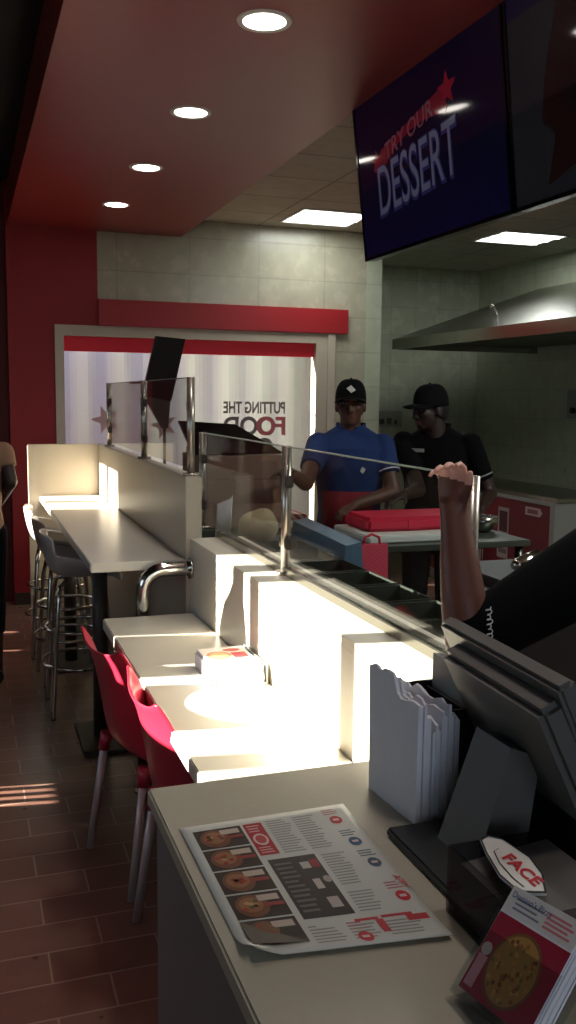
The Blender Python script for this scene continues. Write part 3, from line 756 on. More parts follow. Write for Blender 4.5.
part('printer_body', M['black_plastic'], t, lambda b: bx(b, 0.90, 0.995, 0.80, 0.975, CZ, CZ+0.16, 0.008))
part('paper_cover', M['grey_housing'], t, lambda b: hexa(b, [(0.905,0.805,CZ+0.16),(0.99,0.805,CZ+0.16),(0.99,0.97,CZ+0.16),(0.905,0.97,CZ+0.16),(0.915,0.815,CZ+0.19),(0.98,0.815,CZ+0.18),(0.98,0.96,CZ+0.18),(0.915,0.96,CZ+0.19)]))
part('receipt', M['paper'], t, lambda b: hexa(b, [(0.945,0.83,CZ+0.186),(0.946,0.83,CZ+0.186),(0.946,0.93,CZ+0.186),(0.945,0.93,CZ+0.186),(0.93,0.83,CZ+0.24),(0.931,0.83,CZ+0.24),(0.931,0.93,CZ+0.24),(0.93,0.93,CZ+0.24)]))

# smoked clear box with a FACE card on top
t = thing('suggestion_box', 'smoked clear plastic box on the front counter', 'box', (0.72, 1.03, CZ))
def smoke(b):
    openbox(b, 0.632, 0.80, 0.905, 1.105, CZ+0.0005, CZ+0.10, 0.004)
part('box_body', M['acrylic_dark'], t, smoke)
part('box_lid', M['grey_housing'], t, lambda b: hexa(b, [(0.640,0.91,CZ+0.006),(0.795,0.91,CZ+0.006),(0.795,1.10,CZ+0.006),(0.640,1.10,CZ+0.006),(0.648,0.912,CZ+0.075),(0.79,0.912,CZ+0.090),(0.79,1.095,CZ+0.090),(0.648,1.095,CZ+0.075)]))
t = thing('face_card', 'white badge-shaped card with red FACE lettering lying on the smoked box', 'card', (0.72, 1.03, CZ+0.1))
ZF = CZ+0.1015
fpoly = [(0.680,1.099),(0.696,1.107),(0.711,1.092),(0.718,1.031),(0.707,0.983),(0.684,0.942),(0.670,0.947),(0.652,0.955),(0.651,1.001),(0.667,1.062)]
def hexcard(b):
    lo = [b.verts.new((x, y, ZF)) for x, y in fpoly]; hi = [b.verts.new((x, y, ZF+0.003)) for x, y in fpoly]
    b.faces.new(lo); b.faces.new(hi[::-1])
    for i in range(len(lo)): b.faces.new((lo[i], lo[(i+1) % len(lo)], hi[(i+1) % len(lo)], hi[i]))
part('card', M['white_plastic'], t, hexcard)
cxm, cym = 0.684, 1.024
sc_ = lambda p, k: (cxm+(p[0]-cxm)*k, cym+(p[1]-cym)*k)
q = []
for i in range(len(fpoly)):
    a = fpoly[i]; c = fpoly[(i+1) % len(fpoly)]
    q.append(([a, c, sc_(c, 0.93), sc_(a, 0.93)], (30, 30, 36), 1))
ip = [(0.690,1.066),(0.678,1.060),(0.668,1.030),(0.663,0.990),(0.664,0.965)]
for a, c in zip(ip[:-1], ip[1:]): q.append(([a, c, (c[0]+0.002, c[1]), (a[0]+0.002, a[1])], (50, 50, 54), 1))
printed('card_print', q, M['paper_print'], t, lambda u, v, h: Vector((u, v, ZF+0.003+h)), 0.0003)
M['face_red'] = mat('face_red', (190, 24, 34), 0.5, noise=0)
lettering('card_lettering', 'FACE', M['face_red'], t, (0.678, 1.040, ZF+0.0035), (0.0, -1, 0), (1, 0.35, 0), 0.022, 0.03, 0.080, 0.0006)

# acrylic leaflet holder with pizza leaflets
t = thing('leaflet_holder', 'clear acrylic leaflet holder on the near end of the counter', 'leaflet holder', (0.62, 0.86, CZ))
bl, tl = Vector((0.553, 0.922, CZ+0.016)), Vector((0.645, 0.948, CZ+0.116))     # far edge of a leaflet: bottom, top
upv = tl-bl; along = Vector((-0.022, -0.140, -0.012)); along = along-upv*(along.dot(upv)/upv.dot(upv))*0.9; nrm = along.cross(upv).normalized()
if nrm.x > 0: nrm = -nrm
HP = lambda u, v, h: bl+along*u+upv*v+nrm*h
def holder(b):
    def pl(u0, v0, u1, v1, h0, h1): hexa(b, [HP(u0,v0,h0), HP(u1,v0,h0), HP(u1,v1,h0), HP(u0,v1,h0), HP(u0,v0,h1), HP(u1,v0,h1), HP(u1,v1,h1), HP(u0,v1,h1)])
    pl(-0.05, -0.08, 1.05, 0.55, 0.008, 0.010); pl(-0.05, -0.08, 1.05, 0.95, -0.024, -0.022)
    pl(-0.05, -0.08, 1.05, -0.06, -0.022, 0.008); pl(-0.05, -0.06, -0.035, 0.75, -0.022, 0.008)
part('pocket', M['acrylic'], t, holder)
def foot(b):
    bx(b, 0.535, 0.72, 0.72, 0.93, CZ, CZ+0.003)
part('foot', M['acrylic'], t, foot)
for k in range(7):
    h = 0.006-0.0036*k
    if k == 0: lb = 'front leaflet in the clear holder, with a pizza photograph and red background'
    elif k == 6: lb = 'rearmost leaflet in the clear holder, beside the smoked box'
    else: lb = 'leaflet behind the front one in the clear holder'
    L = thing('leaflet', lb, 'leaflet', tuple(HP(0.5, 0, h)), 0, 'pizza leaflets in the clear holder')
    j = random.uniform(-0.012, 0.012)
    part('sheet', M['paper'], L, lambda b: hexa(b, [HP(0+j,0,h-0.0026), HP(1+j,0,h-0.0026), HP(1+j,1,h-0.0026), HP(0+j,1,h-0.0026), HP(0+j,0,h), HP(1+j,0,h), HP(1+j,1,h), HP(0+j,1,h)]))
    if k == 0:
        q = [(rect(0.0, 0.0, 1, 0.74), (150, 30, 54), 1), (rect(0.0, 0.76, 1, 1.0), (210, 208, 206), 1),
             (disc(0.50, 0.36, 0.33, 0.33, 32), (120, 84, 48), 2), (disc(0.50, 0.36, 0.30, 0.30, 32), (168, 126, 66), 3), (rect(0.03, 0.05, 0.16, 0.34), (206, 150, 160), 2), (disc(0.09, 0.40, 0.07, 0.06), (200, 190, 186), 3)]
        rnd = random.Random(3)
        for s in range(60):
            a = rnd.random()*6.28; rr = math.sqrt(rnd.random())*0.27
            q.append((disc(0.5+rr*math.cos(a), 0.36+rr*math.sin(a), 0.022, 0.022, 8), rnd.choice([(196, 160, 84), (140, 86, 44), (120, 104, 56), (184, 140, 70), (110, 60, 36)]), 4+s % 3))
        for s in range(4): q.append((rect(0.56, 0.80+s*0.04, 0.92-0.05*(s % 2), 0.822+s*0.04), (206, 120, 128), 2))
        for s in range(3): q.append((rect(0.12, 0.81+s*0.045, 0.50-0.06*(s % 2), 0.828+s*0.045), (110, 120, 140), 2))
        printed('leaflet_print', q, M['gloss_print'], L, lambda u, v, hh: HP(u, v, h+hh), 0.0002)
        lettering('leaflet_lettering', 'Domino\u2019s Pizza', M['blue_print'], L, HP(0.05, 0.90, h+0.0012), along, upv, 0.008, 0.0, 0.075, 0.0004)
# second low stack of white cards at the right edge
for k in range(5):
    z = CZ+0.0005+k*0.006
    lb = 'top white card of the small pile at the lower right edge' if k == 4 else 'white card under the top one at the lower right edge'
    tt = thing('price_card', lb, 'card', (0.70, 0.80, z), 0, 'white cards piled at the right edge')
    part('sheet', M['paper'], tt, lambda b: bx(b, 0.735+0.002*k, 0.82+0.002*k, 0.74, 0.86, z, z+0.0055))
    if k == 4:
        Q = lambda u, v, h: Vector((0.743+0.085*u, 0.74+0.12*v, z+0.0055+h))
        printed('card_print', [(rect(0.06, 0.3, 0.94, 0.86), (186, 40, 56), 0), (rect(0.1, 0.12, 0.5, 0.2), (190, 60, 70), 0), (disc(0.5, 0.6, 0.2, 0.14), (220, 200, 190), 1)], M['paper_print'], tt, Q)

# ------------------------------------------------------------------ kitchen behind the glass
t = thing('prep_counter', 'stainless preparation counter with a blue rim behind the glass guard', 'counter', (1.40, 3.6, 0))
part('body', M['dark_pan'], t, lambda b: bx(b, 1.16, 1.60, 2.45, 4.30, 0, 0.93))
part('top', M['dark_pan'], t, lambda b: bx(b, 1.15, 1.62, 2.44, 4.31, 0.93, 0.955, 0.004))
part('blue_rim', M['tray_blue'], t, lambda b: hexa(b, [(1.51,3.62,0.956),(1.61,3.62,0.956),(1.61,4.30,0.956),(1.51,4.30,0.956),(1.53,3.62,1.07),(1.60,3.62,1.085),(1.60,4.30,1.105),(1.53,4.30,1.09)]))
for k in range(6):
    tag(part('food_pan', M['dark_pan'], None, lambda b: openbox(b, 1.20, 1.50, 2.50+k*0.28, 2.75+k*0.28, 0.956, 1.02, 0.006)), ['dark steel food pan set in the preparation counter, nearest the camera', 'dark steel food pan, second from the near end of the preparation counter', 'dark steel food pan, third from the near end of the preparation counter', 'dark steel food pan, third from the far end of the preparation counter', 'dark steel food pan, second from the far end of the preparation counter', 'dark steel food pan, the farthest one, close to the cartons'][k], 'food pan', 'food pans on the preparation counter')
t = thing('rear_counter', 'pale kitchen counter behind the cream partition under the window', 'counter', (1.35, 5.6, 0))
part('body', M['light_housing'], t, lambda b: bx(b, 1.06, 1.66, 4.46, 7.0, 0, 1.0))
part('top', M['dark_pan'], t, lambda b: bx(b, 1.05, 1.68, 4.45, 7.02, 1.0, 1.035, 0.004))
for k in range(3):
    tag(part('carton', M['cardboard'], None, lambda b: bx(b, 1.10+0.004*k, 1.565-0.004*k, 4.52+0.004*k, 4.92, 1.036+0.122*k, 1.036+0.122*k+0.1205, 0.004)),
        ['brown cardboard carton at the bottom of the stack behind the glass', 'brown cardboard carton in the middle of the stack behind the glass', 'brown cardboard carton on top of the stack, under the black screen'][k], 'carton', 'brown cartons stacked behind the glass')
t = thing('order_screen', 'black order screen tilted back on top of the brown cartons', 'screen', (1.30, 4.7, 1.402))
part('panel', M['bezel'], t, lambda b: hexa(b, [(1.08,4.56,1.412),(1.565,4.56,1.412),(1.565,4.575,1.406),(1.08,4.575,1.406),(1.06,4.80,1.572),(1.37,4.80,1.553),(1.37,4.815,1.547),(1.06,4.815,1.566)]))
part('support', M['black_plastic'], t, lambda b: [bx(b, 1.14, 1.34, 4.60, 4.86, 1.4025, 1.412, 0.003), hexa(b, [(1.2,4.80,1.41),(1.28,4.80,1.41),(1.28,4.82,1.41),(1.2,4.82,1.41),(1.2,4.79,1.52),(1.28,4.79,1.52),(1.28,4.80,1.52),(1.2,4.80,1.52)])])
t = thing('tilted_sign', 'narrow black board tilted on a stand in front of the window header', 'sign board', (1.22, 6.0, 1.035))
M['sign_black'] = mat('black_board', (34, 32, 32), 0.25, noise=0.1)
part('board', M['sign_black'], t, lambda b: hexa(b, [(1.085,5.98,1.70),(1.275,5.98,1.665),(1.275,6.02,1.665),(1.085,6.02,1.70),(1.162,5.90,2.075),(1.352,5.90,2.062),(1.352,5.94,2.062),(1.162,5.94,2.075)]))
part('stand_arm', M['dark_metal'], t, lambda b: hexa(b, [(1.212,5.985,1.49),(1.255,5.985,1.49),(1.255,6.015,1.49),(1.212,6.015,1.49),(1.095,5.985,1.70),(1.27,5.985,1.68),(1.27,6.015,1.68),(1.095,6.015,1.70)]))
part('pole', M['dark_metal'], t, lambda b: tube(b, [(1.233, 6.0, 1.045), (1.233, 6.0, 1.495)], 0.010, 12))
part('stand_foot', M['dark_metal'], t, lambda b: bx(b, 1.12, 1.36, 5.88, 6.12, 1.0352, 1.045, 0.003))
part('side_tab', M['black_plastic'], t, lambda b: bx(b, 1.01, 1.10, 5.985, 6.015, 1.775, 1.79))
# paper cup-like folded white menu and cloth on the counter
t = thing('paper_scoop', 'white curled paper sheet standing behind the glass', 'paper', (1.17, 4.47, 1.0))
def curl(b):
    n = 10; pr = None
    for i in range(n+1):
        a = -0.6+2.4*i/n; x = 1.22+0.05*math.cos(a)*1.0; y = 4.40+0.05*math.sin(a)
        cur = (b.verts.new((x-0.085, y, 0.957)), b.verts.new((x-0.07, y, 1.235-0.05*i/n)))
        if pr: b.faces.new((pr[0], cur[0], cur[1], pr[1])).smooth = True
        pr = cur
mods(part('sheet', M['paper'], t, lambda b: [bmesh.ops.translate(b, verts=(curl(b), b.verts)[1], vec=(0.0, -0.15, 0.0))], ), 0.002)
def blob_cloth(b):
    bmesh.ops.create_uvsphere(b, u_segments=24, v_segments=14, radius=1.0)
    for v in b.verts:
        n = 0.12*math.sin(v.co.x*5)+0.1*math.sin(v.co.y*7+1)
        v.co = Vector((1.30+v.co.x*0.09*(1+n), 4.12+v.co.y*0.10*(1+n*0.5), 1.098+max(-1, v.co.z)*0.078*(1+n*0.4)))
    for f in b.faces: f.smooth = True
tag(part('folded_cloth', M['dough'], None, blob_cloth), 'beige bundled cloth lying behind the glass guard', 'cloth')
t = thing('striped_box', 'small box with red and white diagonal stripes near the blue shirted worker', 'box', (1.58, 5.1, 1.035))
part('box_body', M['diag'], t, lambda b: bx(b, 1.68, 1.86, 5.0, 5.2, 0.93, 1.03, 0.003))
part('stand', M['light_housing'], t, lambda b: bx(b, 1.69, 1.85, 5.01, 5.19, 0.0, 0.9295))
# table in front of the workers with a white board, red bags
t = thing('make_table', 'dark work table in front of the two workers', 'table', (2.1, 4.05, 0))
part('top', M['dark_pan'], t, lambda b: bx(b, 1.64, 2.56, 3.78, 4.36, 1.0, 1.03, 0.004))
for x, y in ((1.69, 3.86), (2.52, 3.82), (1.69, 4.32), (2.52, 4.32)):
    part('leg', M['brushed'], t, lambda b: tube(b, [(x, y, 0), (x, y, 1.0)], 0.02, 12))
part('shelf', M['dark_pan'], t, lambda b: bx(b, 1.79, 2.53, 3.81, 4.33, 0.3, 0.32))
tag(part('cutting_board', M['board'], None, lambda b: bx(b, 1.745, 2.30, 3.86, 4.30, 1.0305, 1.065, 0.006)), 'white cutting board on the dark work table behind the glass', 'cutting board')
t = thing('delivery_bag', 'flat red insulated delivery bag lying on the white board', 'bag', (2.05, 4.12, 1.065))
part('bag_body', M['red_bag'], t, lambda b: bx(b, 1.79, 2.36, 3.98, 4.28, 1.0655, 1.135, 0.018))
part('strap', M['red_bag'], t, lambda b: bx(b, 2.0, 2.06, 3.975, 3.985, 1.075, 1.125, 0.002))
t = thing('hanging_bag', 'red patterned carrier bag hanging from the work table edge', 'bag', (1.71, 3.75, 0.72))
part('bag_body', M['red_check'], t, lambda b: hexa(b, [(1.645,3.70,0.72),(1.77,3.70,0.72),(1.77,3.775,0.72),(1.645,3.775,0.72),(1.635,3.735,1.05),(1.78,3.735,1.05),(1.78,3.775,1.05),(1.635,3.775,1.05)]))
part('handle', M['red_bag'], t, lambda b: tube(b, [(1.67,3.757,1.048),(1.675,3.757,1.08),(1.71,3.757,1.095),(1.745,3.757,1.08),(1.75,3.757,1.048)], 0.006, 8))
tag(part('steel_bowl', M['brushed'], None, lambda b: [tube(b, [(2.47, 4.1, 1.031), (2.47, 4.1, 1.045), (2.47, 4.1, 1.08), (2.47, 4.1, 1.11)], [0.045, 0.065, 0.085, 0.09], 28)]), 'steel bowl on the work table beside the red bag', 'bowl')

# red fronted fridge on the right with stickers
t = thing('counter_fridge', 'red doored counter fridge with a pale frame by the right wall', 'fridge', (4.45, 6.9, 0))
fx = 4.17
part('carcass', M['light_housing'], t, lambda b: bx(b, fx+0.02, 4.75, 5.86, 8.0, 0, 0.93))
part('worktop', M['brushed'], t, lambda b: bx(b, fx, 4.76, 5.84, 8.02, 0.93, 0.965, 0.004))
def frm(b):
    for y in (5.86, 6.90, 7.94): bx(b, fx-0.006, fx+0.02, y, y+0.06, 0.04, 0.93)
    bx(b, fx-0.006, fx+0.02, 5.92, 7.94, 0.90, 0.93); bx(b, fx-0.006, fx+0.02, 5.92, 7.94, 0.04, 0.10)
part('door_frame', M['light_housing'], t, frm)
for y0, y1 in ((5.925, 6.895), (6.965, 7.935)):
    d = part('door', M['red_cab'], t, lambda b: bx(b, fx, fx+0.02, y0, y1, 0.105, 0.895))
    part('handle', M['chrome'], d, lambda b: tube(b, [(fx-0.03, y1-0.08, 0.35), (fx-0.03, y1-0.08, 0.7)], 0.01, 10))
    if y0 < 6:
        SQ = lambda u, v, h: Vector((fx-h, y0+u, v))
        printed('sticker', [(rect(0.13, 0.80, 0.33, 0.865), (190, 180, 176), 1), ([(0.10,0.832),(0.13,0.865),(0.13,0.80)], (190, 180, 176), 1), (rect(0.16, 0.815, 0.30, 0.85), (140, 90, 92), 2)], M['paper_print'], d, SQ)
        printed('sticker', [(rect(0.56, 0.40, 0.72, 0.82), (170, 160, 156), 1), (rect(0.58, 0.62, 0.70, 0.79), (84, 50, 50), 2), (rect(0.58, 0.52, 0.70, 0.56), (90, 70, 70), 2), (rect(0.58, 0.44, 0.70, 0.48), (120, 100, 100), 2)], M['paper_print'], d, SQ)
t = thing('steel_scoop', 'bright steel scoop lying beyond the black sleeved shoulder', 'scoop', (2.1, 3.0, 1.1))
part('scoop_pan', M['chrome'], t, lambda b: tube(b, [(1.92, 2.95, 1.082), (1.94, 2.95, 1.085), (1.99, 2.96, 1.095), (2.05, 2.98, 1.105)], [0.012, 0.026, 0.030, 0.030], 16))
part('handle', M['chrome'], t, lambda b: tube(b, [(2.05, 2.98, 1.105), (2.18, 3.01, 1.125)], 0.009, 10))
t = thing('side_bench', 'dark bench under the steel scoop behind the black shirted arm', 'bench', (2.1, 2.95, 0))
part('bench_body', M['black_plastic'], t, lambda b: bx(b, 1.82, 2.5, 2.8, 3.2, 0, 1.03))
part('bench_top', M['black_plastic'], t, lambda b: bx(b, 1.80, 2.52, 2.78, 3.22, 1.03, 1.055, 0.004))
t = thing('wall_notice', 'small pale framed notice on the back wall between the two workers', 'notice', (4.48, YK, 1.45))
part('frame', M['light_housing'], t, lambda b: bx(b, 4.33, 4.66, YK-0.012, YK, 1.38, 1.56))
printed('notice_print', [(rect(4.345, 1.395, 4.645, 1.545), (150, 152, 140), 0), (rect(4.38, 1.41, 4.44, 1.47), (70, 70, 62), 1), (rect(4.47, 1.41, 4.53, 1.48), (84, 80, 70), 1), (rect(4.56, 1.41, 4.60, 1.46), (70, 70, 62), 1)], M['paper_print'], t, lambda u, v, h: Vector((u, YK-0.012-h, v)))
t = thing('wall_socket', 'small grey wall switch box on the tiles at the right edge', 'wall switch', (XR, 7.63, 1.62))
part('plate', M['light_housing'], t, lambda b: bx(b, XR-0.015, XR, 7.50, 7.75, 1.52, 1.80, 0.004))
part('knob', M['black_plastic'], t, lambda b: tube(b, [(XR-0.015, 7.63, 1.60), (XR-0.045, 7.63, 1.60)], 0.03, 14))

# ------------------------------------------------------------------ people
def ring_loft(b, rings, n=24):
    """rings: (centre, axis_u, axis_v) vectors already scaled"""
    rr = [[b.verts.new(c+u*math.cos(2*PI*k/n)+v*math.sin(2*PI*k/n)) for k in range(n)] for c, u, v in rings]
    for a, c in zip(rr[:-1], rr[1:]):
        for k in range(n): b.faces.new((a[k], a[(k+1) % n], c[(k+1) % n], c[k]))
    b.faces.new(rr[0][::-1]); b.faces.new(rr[-1])

def cap(b, p0, p1, r0, r1, e0=True, e1=True, n=16):
    p0 = Vector(p0); p1 = Vector(p1); d = (p1-p0).normalized(); u, w = frame_of(d); rings = []
    if e0:
        for k in range(4, 0, -1):
            a = PI/2*k/4.4; rings.append((p0-d*r0*math.sin(a), u*r0*math.cos(a), w*r0*math.cos(a)))
    rings.append((p0, u*r0, w*r0)); rings.append((p0.lerp(p1, 0.5), u*(r0+r1)/2, w*(r0+r1)/2)); rings.append((p1, u*r1, w*r1))
    if e1:
        for k in range(1, 5):
            a = PI/2*k/4.4; rings.append((p1+d*r1*math.sin(a), u*r1*math.cos(a), w*r1*math.cos(a)))
    ring_loft(b, rings, n)

def ell(b, c, ax, n=18):
    """ellipsoid; ax = three axis vectors"""
    c = Vector(c); s = bmesh.ops.create_icosphere(b, subdivisions=3, radius=1.0)['verts']
    for v in s: v.co = c+ax[0]*v.co.x+ax[1]*v.co.y+ax[2]*v.co.z

def fuse(name, fn, m, parent, voxel=0.008, smooth=4, paint=None):
    b = bmesh.new(); fn(b)
    bmesh.ops.recalc_face_normals(b, faces=b.faces)
    me = bpy.data.meshes.new(name+'_tmp'); b.to_mesh(me); b.free()
    o = bpy.data.objects.new(name+'_tmp', me); C.objects.link(o)
    r = o.modifiers.new('Remesh', 'REMESH'); r.mode = 'VOXEL'; r.voxel_size = voxel; r.use_smooth_shade = True
    s = o.modifiers.new('Smooth', 'SMOOTH'); s.iterations = smooth; s.factor = 0.5
    dg = bpy.context.evaluated_depsgraph_get(); ne = bpy.data.meshes.new_from_object(o.evaluated_get(dg))
    C.objects.unlink(o); bpy.data.objects.remove(o); bpy.data.meshes.remove(me)
    ne.name = name; ne.materials.clear()
    for mm in (m if isinstance(m, (list, tuple)) else [m]): ne.materials.append(mm)
    if paint:
        for p in ne.polygons: p.material_index = paint(p.center)
    for p in ne.polygons: p.use_smooth = True
    off = Vector(); p = parent
    while p: off += Vector(p.location); p = p.parent
    ne.transform(Matrix.Translation(-off))
    q = bpy.data.objects.new(name, ne); C.objects.link(q); q.parent = parent
    return q

class Fig:
    def __init__(s, loc, face_deg):
        s.o = Vector(loc); a = R(face_deg); s.f = Vector((math.cos(a), math.sin(a), 0)); s.r = Vector((s.f.y, -s.f.x, 0)); s.u = Vector((0,0,1))
    def P(s, x, y, z): return s.o+s.r*x+s.f*y+s.u*z
    def ax(s, a, b, c): return (s.r*a, s.f*b, s.u*c)
    def loft(s, b, rings, n=28):
        ring_loft(b, [(s.P(x, y, z), s.r*a, s.f*c) for x, y, z, a, c in rings], n)

class Head:
    def __init__(s, c, yaw_deg, pitch_deg=0, k=1.0):
        s.c = Vector(c); a = R(yaw_deg); p = R(pitch_deg); s.k = k
        s.f = Vector((math.cos(a)*math.cos(p), math.sin(a)*math.cos(p), math.sin(p))); s.r = Vector((math.sin(a), -math.cos(a), 0)); s.u = s.r.cross(s.f)
    def P(s, x, y, z): return s.c+(s.r*x+s.f*y+s.u*z)*s.k
    def ax(s, a, b, c): return (s.r*a*s.k, s.f*b*s.k, s.u*c*s.k)
    def build(s, b):
        ell(b, s.P(0, -0.015, 0.035), s.ax(0.074, 0.094, 0.092))
        ell(b, s.P(0, 0.018, -0.03), s.ax(0.062, 0.074, 0.088))
        ell(b, s.P(0, 0.052, -0.088), s.ax(0.034, 0.034, 0.028))
        ell(b, s.P(0, 0.030, -0.075), s.ax(0.050, 0.040, 0.035))
        for e in (-1, 1):
            ell(b, s.P(e*0.036, 0.066, -0.020), s.ax(0.024, 0.022, 0.024))
            ell(b, s.P(e*0.076, -0.012, -0.012), s.ax(0.010, 0.022, 0.033))
            ell(b, s.P(e*0.012, 0.098, -0.038), s.ax(0.010, 0.011, 0.008))
        ell(b, s.P(0, 0.082, 0.028), s.ax(0.050, 0.014, 0.011))
        cap(b, s.P(0, 0.088, 0.018), s.P(0, 0.106, -0.034), 0.0095*s.k, 0.0125*s.k)
        ell(b, s.P(0, 0.087, -0.061), s.ax(0.024, 0.011, 0.006)); ell(b, s.P(0, 0.085, -0.071), s.ax(0.021, 0.011, 0.007))
        cap(b, s.P(0, -0.025, -0.05), s.P(0, -0.035, -0.155), 0.056*s.k, 0.060*s.k)
    def face_parts(s, body):
        for e in (-1, 1):
            ey = part('eye', M['eye'], body, lambda b: ell(b, s.P(e*0.031, 0.0795, 0.006), s.ax(0.0125, 0.0085, 0.0075)))
            part('iris', M['hair'], ey, lambda b: ell(b, s.P(e*0.031, 0.0865, 0.006), s.ax(0.0055, 0.003, 0.0055)))
            part('eyebrow', M['hair'], body, lambda b: ell(b, s.P(e*0.033, 0.094, 0.031), s.ax(0.020, 0.003, 0.0035)))
    def lip_paint(s):
        def f(c):
            d = (c-s.c)/s.k; x, y, z = d.dot(s.r), d.dot(s.f), d.dot(s.u)
            return 1 if (abs(x) < 0.024 and y > 0.075 and -0.079 < z < -0.056) else 0
        return f
    def hair_parts(s, body):
        def hb(b):
            ring_loft(b, [(s.P(0, -0.018, 0.045), s.r*0.079*s.k, s.f*0.098*s.k), (s.P(0, -0.03, 0.0), s.r*0.079*s.k, s.f*0.085*s.k), (s.P(0, -0.045, -0.045), s.r*0.066*s.k, s.f*0.066*s.k), (s.P(0, -0.055, -0.07), s.r*0.05*s.k, s.f*0.045*s.k)])
        return part('hair', M['hair'], body, hb)
    def baseball_cap(s, body, badge=False):
        def crown(b):
            n = 32; rings = []
            for i in range(9):
                t = i/8; z = 0.032+0.108*math.sin(t*PI/2); k = math.cos(t*PI/2)**0.62 if i < 8 else 0.02
                rings.append((s.P(0, -0.012, z), s.r*0.085*s.k*k, s.f*0.106*s.k*k))
            rings.insert(0, (s.P(0, -0.014, 0.012), s.r*0.084*s.k, s.f*0.105*s.k))
            ring_loft(b, rings, n)
            for f in b.faces: f.smooth = True
        c = part('cap', M['black_cap'], body, crown)
        def visor(b):
            g = []; n = 14
            for j in range(n+1):
                a = -1.15+2.3*j/n
                inn = s.P(0.084*math.sin(a), -0.012+0.104*math.cos(a), 0.036-0.012*math.sin(a)**2)
                ln = 0.075*math.cos(a*0.95)
                out = s.P(0.092*math.sin(a)*1.0, -0.012+0.104*math.cos(a)+ln, 0.030-0.030*math.sin(a)**2)
                g.append((b.verts.new(inn), b.verts.new(inn.lerp(out, 0.5)+s.u*0.003), b.verts.new(out)))
            for p, q in zip(g[:-1], g[1:]):
                for i in range(2): b.faces.new((p[i], p[i+1], q[i+1], q[i])).smooth = True
        mods(part('visor', M['black_cap'], c, visor), 0.005)
        part('button', M['black_cap'], c, lambda b: ell(b, s.P(0, -0.012, 0.141), s.ax(0.008, 0.008, 0.005)))
        if badge:
            def bd(b):
                pts = [(-0.024, 0.0), (0.0, -0.016), (0.026, 0.008), (0.002, 0.025)]
                q = [s.P(x-0.004, 0.0895-0.26*(z)-1.2*abs(x-0.004)*abs(x-0.004)*10*0.3, 0.076+z) for x, z in pts]
                b.faces.new([b.verts.new(v+s.f*0.006) for v in q])
            mods(part('cap_badge', M['white_plastic'], c, bd), 0.003)
        return c

def hand(b, wrist, d, pn, side, curl=0.5, k=1.0, spread=0.12):
    """wrist point, finger direction d, palm normal pn, side=+1: thumb on d x pn side"""
    wrist = Vector(wrist); d = Vector(d).normalized(); pn = Vector(pn); pn = (pn-d*pn.dot(d)).normalized(); s = d.cross(pn)*side
    ring_loft(b, [(wrist, s*0.026*k, pn*0.019*k), (wrist+d*0.03*k, s*0.034*k, pn*0.017*k), (wrist+d*0.06*k, s*0.041*k, pn*0.016*k), (wrist+d*0.092*k, s*0.040*k, pn*0.013*k)], 16)
    for i, (o, ln, r) in enumerate(((0.030, 0.072, 0.0088), (0.010, 0.080, 0.0092), (-0.010, 0.075, 0.0088), (-0.029, 0.060, 0.0078))):
        p = wrist+d*(0.085-0.004*abs(i-1))*k+s*o*k
        dd = (d+s*spread*(o/0.03)).normalized(); ang = 0.0
        for q, seg in enumerate((0.45, 0.32, 0.23)):
            ang += curl*(0.7 if q == 0 else 0.9)
            di = dd*math.cos(ang)+pn*math.sin(ang); p2 = p+di*ln*seg*k
            cap(b, p, p2, r*k*(1-0.1*q), r*k*(0.93-0.1*q), n=10); p = p2
    p = wrist+d*0.022*k+s*0.026*k; dd = (d*0.62+s*0.72+pn*0.3).normalized()
    p2 = p+dd*0.040*k; cap(b, p, p2, 0.013*k, 0.0105*k, n=10)
    d3 = (dd+pn*curl*0.6+d*0.35).normalized(); cap(b, p2, p2+d3*0.032*k, 0.0105*k, 0.0088*k, n=10)

def shoe(b, heel, d, k=1.0):
    heel = Vector(heel); d = Vector(d).normalized(); s = Vector((d.y, -d.x, 0)); u = Vector((0, 0, 1))
    ring_loft(b, [(heel+d*x*k+u*z*k, s*a*k, u*c*k) for x, z, a, c in ((-0.035, 0.035, 0.022, 0.025), (-0.02, 0.042, 0.036, 0.041), (0.04, 0.050, 0.040, 0.049), (0.10, 0.042, 0.044, 0.041), (0.16, 0.032, 0.048, 0.031), (0.21, 0.026, 0.040, 0.025), (0.235, 0.02, 0.02, 0.015))], 20)

def torso_rings(g=0.0):
    return [(0, 0, 0.86, 0.160+g, 0.115+g), (0, 0, 0.95, 0.172+g, 0.122+g), (0, 0.005, 1.05, 0.158+g, 0.112+g), (0, 0.01, 1.16, 0.166+g, 0.115+g), (0, 0.012, 1.28, 0.185+g, 0.122+g), (0, 0.005, 1.38, 0.192+g, 0.112+g), (0, -0.005, 1.435, 0.165+g, 0.085+g), (0, -0.012, 1.475, 0.095+g, 0.065+g), (0, -0.012, 1.50, 0.062+g*0.6, 0.058+g*0.6)]

